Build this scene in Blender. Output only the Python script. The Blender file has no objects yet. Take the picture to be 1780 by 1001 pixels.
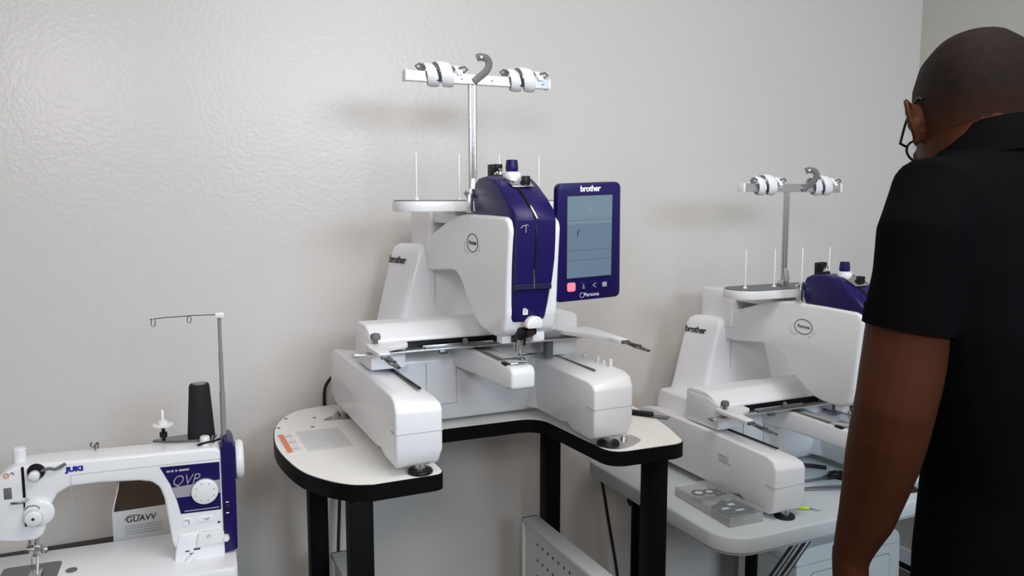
import bpy, bmesh, math, random
from mathutils import Vector, Matrix
random.seed(7)
scene = bpy.context.scene
COL = scene.collection
R = math.radians
CAM_Z = 1.45

# ---------------------------------------------------------------- camera, world, lights, exposure
cam_d = bpy.data.cameras.new('camera'); cam = bpy.data.objects.new('camera', cam_d); COL.objects.link(cam)
cam_d.sensor_width = 36.0; cam_d.lens = 36.0 * 1385.0 / 1780.0
cam_d.clip_start = 0.02
YAW = R(24.8); PITCH = math.atan(155.5 / 1385.0)
cam.location = (0, 0, CAM_Z)
cam.rotation_euler = (math.pi / 2 - PITCH, 0, -YAW)
scene.camera = cam

world = bpy.data.worlds.new('room_ambient'); scene.world = world; world.use_nodes = True
wbg = world.node_tree.nodes['Background']
wbg.inputs[0].default_value = (1.0, 0.95, 0.92, 1); wbg.inputs[1].default_value = 0.42

def area_light(name, loc, target, size, power, color, size_y=None):
    d = bpy.data.lights.new(name, 'AREA'); d.energy = power; d.color = color
    d.size = size
    if size_y: d.shape = 'RECTANGLE'; d.size_y = size_y
    o = bpy.data.objects.new(name, d); COL.objects.link(o)
    o.location = loc
    o.rotation_euler = (Vector(target) - Vector(loc)).to_track_quat('-Z', 'Y').to_euler()
    return o
area_light('key_lamp', (-0.36, -0.75, 2.05), (0.7, 2.1, 1.45), 0.42, 13.5, (1.0, 0.97, 0.965))
area_light('ceiling_lamp', (0.85, 0.45, 2.57), (0.85, 0.6, 0.0), 1.1, 25.0, (1.0, 0.945, 0.90))
area_light('window_light', (1.25, -1.9, 2.2), (1.3, 2.0, 1.2), 1.6, 56.0, (0.70, 0.86, 1.0), 0.7)

vs = scene.view_settings
vs.view_transform = 'Standard'; vs.look = 'None'; vs.gamma = 1.0; vs.use_curve_mapping = False
vs.exposure = 0.0

# ---------------------------------------------------------------- materials
def mat(name, col, rough=0.5, metal=0.0, var=0.04, vscale=6.0, bump=0.0, bscale=200.0, spec=0.5, coat=0.0, emit=None, estr=0.0, trans=0.0, alpha=None, ior=1.45):
    m = bpy.data.materials.new(name); m.use_nodes = True
    nt = m.node_tree; N = nt.nodes; b = N['Principled BSDF']
    b.inputs['Roughness'].default_value = rough; b.inputs['Metallic'].default_value = metal
    b.inputs['Specular IOR Level'].default_value = spec; b.inputs['Coat Weight'].default_value = coat
    b.inputs['IOR'].default_value = ior
    if trans: b.inputs['Transmission Weight'].default_value = trans
    if alpha is not None: b.inputs['Alpha'].default_value = alpha
    tc = N.new('ShaderNodeTexCoord')
    nz = N.new('ShaderNodeTexNoise'); nz.inputs['Scale'].default_value = vscale; nz.inputs['Detail'].default_value = 4
    nt.links.new(tc.outputs['Object'], nz.inputs['Vector'])
    mr = N.new('ShaderNodeMapRange'); mr.inputs[3].default_value = 1 - var; mr.inputs[4].default_value = 1 + var
    nt.links.new(nz.outputs['Fac'], mr.inputs[0])
    mx = N.new('ShaderNodeVectorMath'); mx.operation = 'SCALE'; mx.inputs[0].default_value = col[:3]
    nt.links.new(mr.outputs[0], mx.inputs['Scale']); nt.links.new(mx.outputs[0], b.inputs['Base Color'])
    if bump:
        n2 = N.new('ShaderNodeTexNoise'); n2.inputs['Scale'].default_value = bscale; n2.inputs['Detail'].default_value = 3
        nt.links.new(tc.outputs['Object'], n2.inputs['Vector'])
        bp = N.new('ShaderNodeBump'); bp.inputs['Strength'].default_value = bump; bp.inputs['Distance'].default_value = 0.002
        nt.links.new(n2.outputs['Fac'], bp.inputs['Height']); nt.links.new(bp.outputs[0], b.inputs['Normal'])
    if emit:
        b.inputs['Emission Color'].default_value = (*emit, 1); b.inputs['Emission Strength'].default_value = estr
    return m

M = {}
M['white'] = mat('white_plastic', (0.84, 0.84, 0.86), 0.32, var=0.02, coat=0.2)
M['white_bright'] = mat('white_gloss_plastic', (0.80, 0.80, 0.81), 0.25, var=0.02)
M['navy'] = mat('navy_plastic', (0.0115, 0.0065, 0.085), 0.34, var=0.06, spec=0.35)
M['navy_dark'] = mat('dark_navy_plastic', (0.008, 0.005, 0.04), 0.4)
M['black'] = mat('black_plastic', (0.006, 0.006, 0.007), 0.4, var=0.1, spec=0.3)
M['blackmetal'] = mat('black_powder_coat', (0.003, 0.003, 0.0035), 0.5, var=0.1, bump=0.05, spec=0.12)
M['grey'] = mat('grey_plastic', (0.14, 0.14, 0.145), 0.45)
M['midgrey'] = mat('mid_grey_metal', (0.30, 0.30, 0.31), 0.4, metal=0.3)
M['seam'] = mat('seam_grey', (0.42, 0.42, 0.45), 0.6)
M['chrome'] = mat('chrome', (0.72, 0.72, 0.73), 0.16, metal=1.0, var=0.02)
M['brushed'] = mat('brushed_steel', (0.62, 0.62, 0.63), 0.32, metal=1.0, var=0.05)
M['darksteel'] = mat('dark_steel', (0.2, 0.2, 0.21), 0.3, metal=0.9)
M['tabletop'] = mat('white_laminate', (0.83, 0.815, 0.78), 0.42, var=0.03)
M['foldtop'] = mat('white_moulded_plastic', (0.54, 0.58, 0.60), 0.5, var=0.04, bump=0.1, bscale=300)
M['panelwhite'] = mat('white_painted_steel', (0.62, 0.64, 0.63), 0.45, var=0.03)
M['ink'] = mat('dark_grey_ink', (0.03, 0.03, 0.035), 0.6)
M['lightink'] = mat('light_grey_ink', (0.45, 0.45, 0.47), 0.6)
M['whiteink'] = mat('white_ink', (0.85, 0.85, 0.88), 0.5)
M['greyink'] = mat('silver_ink', (0.38, 0.38, 0.42), 0.45)
M['blueink'] = mat('blue_ink', (0.02, 0.02, 0.35), 0.5)
M['orange'] = mat('orange_label', (0.72, 0.22, 0.10), 0.5, var=0.08, vscale=60)
M['paper'] = mat('white_label_paper', (0.76, 0.75, 0.74), 0.55)
M['palelabel'] = mat('pale_grey_label', (0.66, 0.655, 0.645), 0.5, var=0.05, vscale=50)
M['redlit'] = mat('red_lit_button', (0.8, 0.15, 0.2), 0.4, emit=(1.0, 0.16, 0.22), estr=0.9)
M['stripe'] = mat('silver_stripe', (0.40, 0.38, 0.42), 0.4, metal=0.2)
M['thread_black'] = mat('black_thread', (0.010, 0.010, 0.012), 0.8, var=0.2, vscale=90, bump=0.5, bscale=500)
M['card'] = mat('white_carton', (0.72, 0.71, 0.70), 0.6, var=0.03)
M['cardbrown'] = mat('carton_inside', (0.10, 0.065, 0.045), 0.8, var=0.1)
M['cord'] = mat('black_rubber', (0.012, 0.012, 0.013), 0.6)
M['shirt'] = mat('black_cotton_knit', (0.0030, 0.0030, 0.0036), 0.9, var=0.25, vscale=9, bump=0.25, bscale=700, spec=0.03)
M['trouser'] = mat('black_twill', (0.006, 0.006, 0.007), 0.85, var=0.2, bump=0.2, bscale=600, spec=0.03)
M['skin'] = mat('brown_skin', (0.058, 0.0175, 0.0080), 0.55, var=0.16, vscale=22, bump=0.12, bscale=240, spec=0.14)
M['hair'] = mat('cropped_black_hair', (0.0110, 0.0060, 0.0042), 0.62, var=0.5, vscale=70, bump=0.9, bscale=650, spec=0.12)
M['eye'] = mat('eye_white', (0.6, 0.58, 0.55), 0.2)
M['iris'] = mat('dark_iris', (0.02, 0.012, 0.008), 0.15)
M['lip'] = mat('brown_lip', (0.11, 0.035, 0.03), 0.5)
M['glass'] = mat('clear_lens', (0.95, 0.97, 1.0), 0.02, trans=1.0, ior=1.1, var=0.0)
M['shoe'] = mat('black_leather', (0.012, 0.012, 0.012), 0.4)
M['clear'] = mat('clear_plastic', (0.80, 0.86, 0.86), 0.12, var=0.0, alpha=0.10)
M['greyplastic'] = mat('cloudy_plastic', (0.55, 0.56, 0.56), 0.3, alpha=0.45, var=0.1, vscale=30)
M['slate'] = mat('slate_blue_fabric', (0.012, 0.028, 0.050), 0.8, var=0.35, vscale=40)
M['lime'] = mat('lime_plastic', (0.55, 0.72, 0.06), 0.4)
M['bin'] = mat('white_bin_plastic', (0.72, 0.76, 0.78), 0.4, var=0.02)
M['floor'] = mat('grey_carpet', (0.13, 0.10, 0.08), 0.9, var=0.15, vscale=30, bump=0.6, bscale=400)
M['ceiling'] = mat('ceiling_white', (0.78, 0.77, 0.75), 0.9)

def wall_mat(name, col, rough):
    m = bpy.data.materials.new(name); m.use_nodes = True
    nt = m.node_tree; N = nt.nodes; b = N['Principled BSDF']
    tc = N.new('ShaderNodeTexCoord')
    n1 = N.new('ShaderNodeTexNoise'); n1.inputs['Scale'].default_value = 85; n1.inputs['Detail'].default_value = 2.5; n1.inputs['Roughness'].default_value = 0.55
    n2 = N.new('ShaderNodeTexNoise'); n2.inputs['Scale'].default_value = 14; n2.inputs['Detail'].default_value = 3
    n3 = N.new('ShaderNodeTexNoise'); n3.inputs['Scale'].default_value = 1.3; n3.inputs['Detail'].default_value = 3
    for n in (n1, n2, n3): nt.links.new(tc.outputs['Object'], n.inputs['Vector'])
    r1 = N.new('ShaderNodeMapRange'); r1.inputs[1].default_value = 0.13; r1.inputs[2].default_value = 0.62
    nt.links.new(n1.outputs['Fac'], r1.inputs[0])
    ad = N.new('ShaderNodeMath'); ad.operation = 'MULTIPLY_ADD'; ad.inputs[1].default_value = 0.55
    nt.links.new(r1.outputs[0], ad.inputs[0]); nt.links.new(n2.outputs['Fac'], ad.inputs[2])
    bp = N.new('ShaderNodeBump'); bp.inputs['Strength'].default_value = 0.5; bp.inputs['Distance'].default_value = 0.0014
    nt.links.new(ad.outputs[0], bp.inputs['Height']); nt.links.new(bp.outputs[0], b.inputs['Normal'])
    mr = N.new('ShaderNodeMapRange'); mr.inputs[3].default_value = 0.97; mr.inputs[4].default_value = 1.03
    nt.links.new(n3.outputs['Fac'], mr.inputs[0])
    sc = N.new('ShaderNodeVectorMath'); sc.operation = 'SCALE'; sc.inputs[0].default_value = col
    nt.links.new(mr.outputs[0], sc.inputs['Scale']); nt.links.new(sc.outputs[0], b.inputs['Base Color'])
    b.inputs['Roughness'].default_value = rough; b.inputs['Specular IOR Level'].default_value = 0.30
    return m
M['wall'] = wall_mat('textured_grey_wall_paint', (0.668, 0.634, 0.606), 0.26)
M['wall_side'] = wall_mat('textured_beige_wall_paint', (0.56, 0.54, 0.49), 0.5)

def hair_fade_mat():
    # clippered fade: hair colour on top running into skin colour at the nape
    m = M['hair'].copy(); m.name = 'faded_cropped_hair'; nt = m.node_tree; N = nt.nodes; b = N['Principled BSDF']
    src = b.inputs['Base Color'].links[0].from_socket
    tc = N.new('ShaderNodeTexCoord'); sp = N.new('ShaderNodeSeparateXYZ'); nt.links.new(tc.outputs['Object'], sp.inputs[0])
    nz = N.new('ShaderNodeTexNoise'); nz.inputs['Scale'].default_value = 38; nt.links.new(tc.outputs['Object'], nz.inputs['Vector'])
    ad = N.new('ShaderNodeMath'); ad.operation = 'MULTIPLY_ADD'; ad.inputs[1].default_value = 0.05; nt.links.new(nz.outputs['Fac'], ad.inputs[0]); nt.links.new(sp.outputs['Z'], ad.inputs[2])
    mr = N.new('ShaderNodeMapRange'); mr.inputs[1].default_value = CAM_Z + 0.105; mr.inputs[2].default_value = CAM_Z + 0.185; nt.links.new(ad.outputs[0], mr.inputs[0])
    mx = N.new('ShaderNodeMix'); mx.data_type = 'RGBA'; nt.links.new(mr.outputs[0], mx.inputs[0])
    mx.inputs[6].default_value = (0.048, 0.0155, 0.0075, 1); nt.links.new(src, mx.inputs[7]); nt.links.new(mx.outputs[2], b.inputs['Base Color'])
    return m
M['hair_fade'] = hair_fade_mat()

def screen_mat():
    m = bpy.data.materials.new('lcd_screen'); m.use_nodes = True
    nt = m.node_tree; N = nt.nodes; b = N['Principled BSDF']
    tc = N.new('ShaderNodeTexCoord'); sp = N.new('ShaderNodeSeparateXYZ'); nt.links.new(tc.outputs['Generated'], sp.inputs[0])
    cr = N.new('ShaderNodeValToRGB'); cr.color_ramp.interpolation = 'CONSTANT'
    base = (0.155, 0.225, 0.285, 1); lo = (0.115, 0.175, 0.235, 1); line = (0.075, 0.115, 0.16, 1)  # sky-grey reflection on the display is put into its emission colours
    els = [(0.0, lo), (0.21, line), (0.222, lo), (0.33, line), (0.342, lo), (0.36, lo), (0.66, base), (0.70, line), (0.708, base), (0.735, line), (0.742, base)]
    cr.color_ramp.elements[0].position = 0; cr.color_ramp.elements[0].color = els[0][1]
    cr.color_ramp.elements[1].position = els[1][0]; cr.color_ramp.elements[1].color = els[1][1]
    for p, c in els[2:]:
        e = cr.color_ramp.elements.new(p); e.color = c
    nt.links.new(sp.outputs['Z'], cr.inputs[0])
    b.inputs['Base Color'].default_value = (0.03, 0.04, 0.05, 1); b.inputs['Roughness'].default_value = 0.12
    nt.links.new(cr.outputs[0], b.inputs['Emission Color']); b.inputs['Emission Strength'].default_value = 1.0
    return m
M['screen'] = screen_mat()

# ---------------------------------------------------------------- helpers
def obj(name, bm, m, parent=None, smooth=38, loc=None, rot=None):
    me = bpy.data.meshes.new(name)
    bmesh.ops.recalc_face_normals(bm, faces=bm.faces)
    bm.to_mesh(me); bm.free()
    if smooth:
        me.shade_smooth(); me.set_sharp_from_angle(angle=R(smooth))
    me.materials.append(M[m] if isinstance(m, str) else m)
    o = bpy.data.objects.new(name, me); COL.objects.link(o)
    if parent: o.parent = parent
    if loc: o.location = loc
    if rot: o.rotation_euler = rot
    return o
def thing(name, label, cat, loc=(0, 0, 0), rotz=0.0, group=None):
    o = bpy.data.objects.new(name, None); COL.objects.link(o); o.empty_display_size = 0.05
    o.location = loc; o.rotation_euler = (0, 0, rotz); o['label'] = label; o['category'] = cat
    if group: o['group'] = group
    return o
def tag(o, label, cat, group=None):
    o['label'] = label; o['category'] = cat
    if group: o['group'] = group
    return o
def structure(o): o['kind'] = 'structure'; return o
def bevel(bm, w, seg=2, ang=28, only=None):
    if not w: return bm
    bm.normal_update()
    ed = [e for e in bm.edges if len(e.link_faces) == 2 and e.calc_face_angle(0) > R(ang) and (only is None or only(e))]
    if ed: bmesh.ops.bevel(bm, geom=ed, offset=w, segments=seg, profile=0.5, affect='EDGES', clamp_overlap=True)
    return bm
def box(x0, x1, y0, y1, z0, z1, bv=0.0, seg=2, bm=None):
    b = bmesh.new()
    bmesh.ops.create_cube(b, size=1)
    for v in b.verts:
        v.co = Vector(((x0 + x1) / 2 + v.co.x * (x1 - x0), (y0 + y1) / 2 + v.co.y * (y1 - y0), (z0 + z1) / 2 + v.co.z * (z1 - z0)))
    bevel(b, bv, seg)
    return merge(bm, b)
def merge(bm, b):
    if bm is None: return b
    t = bpy.data.meshes.new('t'); b.to_mesh(t); b.free(); bm.from_mesh(t); bpy.data.meshes.remove(t)
    return bm
def prism(pts, axis, a0, a1, bv=0.0, seg=2, bm=None, ang=28):
    """closed 2D outline extruded along an axis; for x: (y,z), y: (x,z), z: (x,y)"""
    b = bmesh.new()
    def P(u, v, a): return {'x': (a, u, v), 'y': (u, a, v), 'z': (u, v, a)}[axis]
    va = [b.verts.new(P(u, v, a0)) for u, v in pts]; vb = [b.verts.new(P(u, v, a1)) for u, v in pts]
    b.faces.new(va); b.faces.new(vb[::-1])
    n = len(pts)
    for i in range(n): b.faces.new((va[i], va[(i + 1) % n], vb[(i + 1) % n], vb[i]))
    bmesh.ops.recalc_face_normals(b, faces=b.faces)
    bevel(b, bv, seg, ang)
    return merge(bm, b)
def smooth_outline(pts, n=6):
    """Catmull-Rom through closed control points"""
    out = []; L = len(pts)
    for i in range(L):
        p0, p1, p2, p3 = (Vector(pts[(i + k - 1) % L]) for k in range(4))
        for j in range(n):
            t = j / n
            out.append(tuple(0.5 * ((2 * p1) + (p2 - p0) * t + (2 * p0 - 5 * p1 + 4 * p2 - p3) * t * t + (3 * p1 - p0 - 3 * p2 + p3) * t ** 3)))
    return out
def spline(pts, n=6):
    pts = [Vector(p) for p in pts]; out = []
    for i in range(len(pts) - 1):
        p1, p2 = pts[i], pts[i + 1]; p0 = pts[i - 1] if i else p1 * 2 - p2; p3 = pts[i + 2] if i + 2 < len(pts) else p2 * 2 - p1
        for j in range(n):
            t = j / n
            out.append(0.5 * ((2 * p1) + (p2 - p0) * t + (2 * p0 - 5 * p1 + 4 * p2 - p3) * t * t + (3 * p1 - p0 - 3 * p2 + p3) * t ** 3))
    out.append(pts[-1]); return out
def round_rect(x0, x1, y0, y1, r, n=5):
    out = []
    for cx, cy, a in ((x1 - r, y1 - r, 0), (x0 + r, y1 - r, 90), (x0 + r, y0 + r, 180), (x1 - r, y0 + r, 270)):
        for k in range(n + 1):
            t = R(a + 90 * k / n); out.append((cx + r * math.cos(t), cy + r * math.sin(t)))
    return out
def rounded_poly(pts, rad, n=4):
    """2D polygon with every corner rounded; rad: number or list"""
    out = []; L = len(pts)
    for i in range(L):
        r = rad[i] if isinstance(rad, (list, tuple)) else rad
        p = Vector(pts[i]).to_2d(); a = (Vector(pts[i - 1]).to_2d() - p); b = (Vector(pts[(i + 1) % L]).to_2d() - p)
        d = min(r, a.length * 0.48, b.length * 0.48)
        s = p + a.normalized() * d; e = p + b.normalized() * d
        for k in range(n + 1):
            t = k / n; q = s * (1 - t) ** 2 + p * 2 * t * (1 - t) + e * t * t
            out.append((q.x, q.y))
    return out
def tube(pts, rad, seg=10, bm=None, cap=True, flat=None):
    """sweep a circle (or ellipse: flat=(fa,fb) factors) along points; rad number or list"""
    b = bmesh.new(); pts = [Vector(p) for p in pts]; n = len(pts)
    T = []
    for i in range(n):
        t = (pts[min(i + 1, n - 1)] - pts[max(i - 1, 0)]); T.append(t.normalized() if t.length > 1e-9 else Vector((0, 0, 1)))
    u = T[0].orthogonal().normalized()
    if flat and len(flat) > 2:
        u = (Vector(flat[2]) - T[0] * Vector(flat[2]).dot(T[0])).normalized()
    rings = []
    for i in range(n):
        u = (u - T[i] * u.dot(T[i])).normalized(); w = T[i].cross(u)
        r = rad[i] if isinstance(rad, (list, tuple)) else rad
        fa, fb = (flat[0], flat[1]) if flat else (1, 1)
        rings.append([b.verts.new(pts[i] + u * (r * fa * math.cos(2 * math.pi * k / seg)) + w * (r * fb * math.sin(2 * math.pi * k / seg))) for k in range(seg)])
    for i in range(n - 1):
        for k in range(seg): b.faces.new((rings[i][k], rings[i][(k + 1) % seg], rings[i + 1][(k + 1) % seg], rings[i + 1][k]))
    if cap: b.faces.new(rings[0][::-1]); b.faces.new(rings[-1])
    bmesh.ops.recalc_face_normals(b, faces=b.faces)
    return merge(bm, b)
def lathe(prof, seg=20, center=(0, 0, 0), axis='z', bm=None):
    """profile of (radius, height) turned about an axis"""
    b = bmesh.new(); rings = []; c = Vector(center)
    for r, h in prof:
        ring = []
        for k in range(seg):
            t = 2 * math.pi * k / seg; x, y = r * math.cos(t), r * math.sin(t)
            v = {'z': (x, y, h), 'x': (h, x, y), 'y': (x, h, y)}[axis]
            ring.append(b.verts.new(c + Vector(v)))
        rings.append(ring)
    for i in range(len(rings) - 1):
        for k in range(seg): b.faces.new((rings[i][k], rings[i][(k + 1) % seg], rings[i + 1][(k + 1) % seg], rings[i + 1][k]))
    b.faces.new(rings[0][::-1]); b.faces.new(rings[-1])
    bmesh.ops.recalc_face_normals(b, faces=b.faces)
    return merge(bm, b)
def ellipsoid(c, rx, ry, rz, seg=16, rings=10, bm=None, rot=None):
    b = bmesh.new(); bmesh.ops.create_uvsphere(b, u_segments=seg, v_segments=rings, radius=1)
    Rm = rot.to_matrix() if rot else Matrix.Identity(3)
    for v in b.verts: v.co = Rm @ Vector((v.co.x * rx, v.co.y * ry, v.co.z * rz)) + Vector(c)
    return merge(bm, b)
def loft(rings, bm=None, cap=True):
    """rings: lists of points of equal count"""
    b = bmesh.new(); rr = [[b.verts.new(p) for p in r] for r in rings]; n = len(rr[0])
    for i in range(len(rr) - 1):
        for k in range(n): b.faces.new((rr[i][k], rr[i][(k + 1) % n], rr[i + 1][(k + 1) % n], rr[i + 1][k]))
    if cap: b.faces.new(rr[0][::-1]); b.faces.new(rr[-1])
    bmesh.ops.recalc_face_normals(b, faces=b.faces)
    return merge(bm, b)
def text(name, s, size, origin, right, up, m, parent, bold=0.0, shear=0.0, squeeze=1.0, spacing=1.0, depth=0.0003, align='CENTER'):
    c = bpy.data.curves.new(name, 'FONT'); c.body = s; c.size = size; c.align_x = align; c.align_y = 'CENTER'
    c.offset = bold; c.shear = shear; c.extrude = depth; c.resolution_u = 3; c.space_character = spacing
    t = bpy.data.objects.new(name + '_curve', c)
    me = bpy.data.meshes.new_from_object(t)
    bpy.data.objects.remove(t); bpy.data.curves.remove(c)
    r = Vector(right).normalized(); u = Vector(up); u = (u - r * u.dot(r)).normalized(); n = r.cross(u)
    for v in me.vertices: v.co = Vector(origin) + r * (v.co.x * squeeze) + u * v.co.y + n * v.co.z
    me.name = name; me.materials.clear(); me.materials.append(M[m])
    o = bpy.data.objects.new(name, me); COL.objects.link(o); o.parent = parent
    return o
def copy_tree(o, parent=None):
    c = o.copy(); COL.objects.link(c); c.parent = parent
    for ch in list(o.children): copy_tree(ch, c)
    return c

# ---------------------------------------------------------------- the room
WALL_Y = 2.13; WALL_X = 2.66
structure(obj('floor', box(-2.6, WALL_X + 0.1, -3.2, WALL_Y + 0.1, -0.05, 0.0), 'floor', smooth=0))
structure(obj('ceiling', box(-2.6, WALL_X + 0.1, -3.2, WALL_Y + 0.1, 2.6, 2.65), 'ceiling', smooth=0))
structure(obj('wall_back', box(-2.6, WALL_X + 0.1, WALL_Y, WALL_Y + 0.1, 0.0, 2.6), 'wall', smooth=0))
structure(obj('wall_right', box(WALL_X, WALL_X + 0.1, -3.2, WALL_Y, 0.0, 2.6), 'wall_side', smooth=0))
structure(obj('baseboard_back', box(-2.6, WALL_X, WALL_Y - 0.014, WALL_Y, 0.0, 0.09, 0.004), 'white', smooth=0))
structure(obj('baseboard_right', box(WALL_X - 0.014, WALL_X, -3.2, WALL_Y - 0.014, 0.0, 0.09, 0.004), 'white', smooth=0))
structure(obj('wall_rear', box(-2.6, WALL_X, -3.3, -3.2, 0.0, 2.6), 'wall_side', smooth=0))
# ---------------------------------------------------------------- embroidery machine (local: x right, -y front, z up from the table)
def ring_helix(xc, length, turns, r0, width, bm=None):
    b = bmesh.new(); n = 44; prev = None
    for i in range(n + 1):
        s = i / n; t = 2 * math.pi * turns * s - 0.6
        x = xc + length * (s - 0.5); fl = math.sin(math.pi * min(max(s, 0.02), 0.98))
        rr = r0 * (0.70 + 0.38 * fl); w = width * (0.45 + 0.6 * fl)
        ring = []
        for dx, dr in ((-w / 2, 0), (-w / 4, .0022), (w / 4, .0022), (w / 2, 0), (w / 4, -.0022), (-w / 4, -.0022)):
            ring.append(b.verts.new((x + dx, (rr + dr) * 0.8 * math.cos(t), (rr + dr) * math.sin(t))))
        if prev:
            for k in range(6): b.faces.new((prev[k], prev[(k + 1) % 6], ring[(k + 1) % 6], ring[k]))
        else: b.faces.new(ring[::-1])
        prev = ring
    b.faces.new(prev)
    return merge(bm, b)

def embroidery_machine(label, loc):
    t = thing('embroidery_machine', label, 'embroidery machine', loc, 0, 'embroidery machines')
    # base: two arms, rear body, free arm
    prof = [(-.030, .050), (-.030, .132), (-.020, .152), (.004, .160), (.20, .164), (.50, .164), (.545, .150), (.552, .05), (.53, .020),
            (.13, .020), (.10, .028), (.075, .014), (.0, .012), (-.020, .022)]
    for s, (x0, x1) in ((-1, (-.280, -.184)), (1, (.160, .258))):
        bm = prism(prof, 'x', x0, x1, 0.0055, 3, ang=20)
        for v in bm.verts:                         # inner top edge slopes away, lower part tucks in
            f = max(0, min(1, (v.co.z - .125) / .035)); cx = (x0 + x1) / 2
            inner = (v.co.x - cx) * (-s)
            if inner > 0: v.co.z -= .016 * f * inner / .048
            g = max(0, min(1, (.05 - v.co.z) / .04)); v.co.x = cx + (v.co.x - cx) * (1 - .16 * g)
        a = obj('base_arm', bm, 'white', t)
        c = (x0 + x1) / 2
        obj('seam', box(x0 - .0004, x1 + .0004, -.0306, .004, .0872, .0884, .0002), 'seam', a)
        xs = -.206 if s < 0 else .205
        w_ = .0035 if s < 0 else .0016
        obj('carriage_slot', box(xs - w_, xs + w_, .045, .46, .1545 if s < 0 else .1535, .1578 if s < 0 else .1582), 'black' if s < 0 else 'grey', a, 0)
    bm = prism([(.285, .03), (.275, .06), (.278, .165), (.300, .190), (.33, .205), (.54, .205), (.556, .17), (.556, .04), (.54, .010), (.30, .008)], 'x', -.215, .20, .010, 3)
    rb = obj('base_body', bm, 'white', t)
    pn = box(-.115, -.114, .2746, .278, .055, .155); pn = box(-.115, -.04, .2742, .278, .055, .056, 0, 2, pn); pn = box(-.04, -.039, .2742, .278, .055, .155, 0, 2, pn)
    obj('panel_line', pn, 'lightink', rb, 0)
    # fillets between body and arms
    for x0, x1 in ((-.215, -.17), (.145, .19)):
        obj('corner_fillet', prism(rounded_poly([(x0, .36), (x1, .36), (x1 if x0 > 0 else x1, .285), ((x1 if x0 > 0 else x0), .20), ((x0 if x0 < 0 else x1), .20), ((x0 if x0 > 0 else x0), .285)], .03), 'z', .022, .150, .006, 2), 'white', rb)
    fa = prism([(-.026, .150), (-.027, .186), (-.018, .197), (.15, .199), (.31, .199), (.31, .150), (.15, .147), (.0, .146)], 'x', -.034, .021, .007, 3)
    for v in fa.verts:
        k = max(0, (v.co.y + .026) / .33); v.co.x = -.0065 + (v.co.x + .0065) * (1 + .55 * k * k)
        if v.co.z < .17: v.co.z -= .012 * max(0, k - .35)
    fo = obj('free_arm', fa, 'white', t)
    obj('bobbin_cover', box(-.033, -.010, .002, .030, .178, .2003, .003), 'black', fo)
    obj('needle_plate', box(-.026, .013, -.006, .048, .1985, .2020, .0012), 'chrome', fo)
    obj('arm_slot', box(-.030, -.020, .05, .27, .1975, .2002, .001), 'grey', fo)
    obj('slide_plate', box(-.018, .012, .05, .27, .1975, .2000, .001), 'brushed', fo)
    # pillar
    rings = []
    for z, fh, bh, y0, y1 in ((.125, .232, .232, .34, .562), (.142, .205, .212, .37, .562), (.156, .165, .190, .405, .560), (.175, .142, .174, .420, .558), (.22, .131, .160, .426, .556),
                              (.30, .110, .142, .430, .553), (.40, .082, .118, .433, .550), (.415, .078, .112, .436, .546), (.424, .068, .098, .446, .536)):
        pl = rounded_poly([(-fh, y0), (fh, y0), (bh, y1), (-bh, y1)], .014, 4); rings.append([(x, y, z) for x, y in pl])
    pi = obj('pillar', loft(rings), 'white', t, 40)
    obj('pillar_cap', prism(rounded_poly([(-.062, .40), (.062, .40), (.062, .548), (-.062, .548)], .012), 'z', .40, .508, .008, 3), 'white', pi)
    obj('panel_line', box(-.0375, -.0365, .4285, .4302, .19, .36), 'lightink', pi, 0)
    # arm with head
    hp = [(-.040, .275), (-.050, .31), (-.056, .40), (-.064, .480), (-.060, .495), (-.045, .503), (.05, .505), (.17, .505), (.23, .499), (.30, .482), (.40, .452), (.46, .440), (.46, .365), (.40, .362), (.28, .375), (.235, .374), (.205, .362), (.185, .345),
          (.165, .322), (.136, .300), (.108, .277), (.085, .266), (.05, .260), (.012, .258), (-.022, .262)]
    ah = prism(hp, 'x', -.057, .058, .009, 3, ang=12)
    ho = obj('arm_housing', ah, 'white', t, 30)
    # logo ring on the left side
    lg = tube([(-.0574, .124 + .031 * math.cos(a), .444 + .0195 * math.sin(a)) for a in [2 * math.pi * k / 28 for k in range(29)]], .0009, 6)
    obj('logo_ring', lg, 'ink', ho)
    text('logo_lettering', 'Persona', .0135, (-.0576, .124, .4445), (0, -1, 0), (0, 0, 1), 'ink', ho, shear=.3)
    ar = tube(spline([(-.0574, .168, .446), (-.0574, .172, .432), (-.0574, .158, .421), (-.0574, .145, .423)], 5), .0005, 5)
    obj('logo_swirl', ar, 'greyink', ho)
    ar = tube(spline([(-.0574, .094, .428), (-.0574, .083, .431), (-.0574, .084, .440)], 5), .0005, 5)
    obj('logo_swirl', ar, 'greyink', ho)
    obj('logo_dash', tube([(-.0574, .108, .420), (-.0574, .096, .421)], .0006, 5), 'greyink', ho)
    text('lettering', 'brother', .0265, (-.1115, .505, .383), (.30, -1, 0), (.26, 0, 1), 'ink', pi, bold=.0006, spacing=.9)
    # blue thread cover on top
    cp = [(.128, .500), (.140, .520), (.142, .552), (.132, .574), (.112, .583), (.070, .586), (.040, .580), (.008, .564), (-.030, .538), (-.055, .514), (-.062, .498)]
    ct = prism(cp, 'x', -.048, .047, .006, 3, ang=12)
    tc = obj('thread_cover', ct, 'navy', t, 30)
    # blue front cover: strips following the face
    fp = [(.030, .5745, .040, .040), (.004, .5625, .043, .043), (-.030, .5395, .046, .046), (-.056, .515, .0475, .0475), (-.0665, .494, .0475, .0465), (-.0655, .46, .0475, .046), (-.062, .42, .0475, .0455), (-.058, .37, .047, .041), (-.054, .33, .047, .036), (-.050, .303, .0465, .032), (-.047, .295, .043, .028)]
    rings = []
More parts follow.
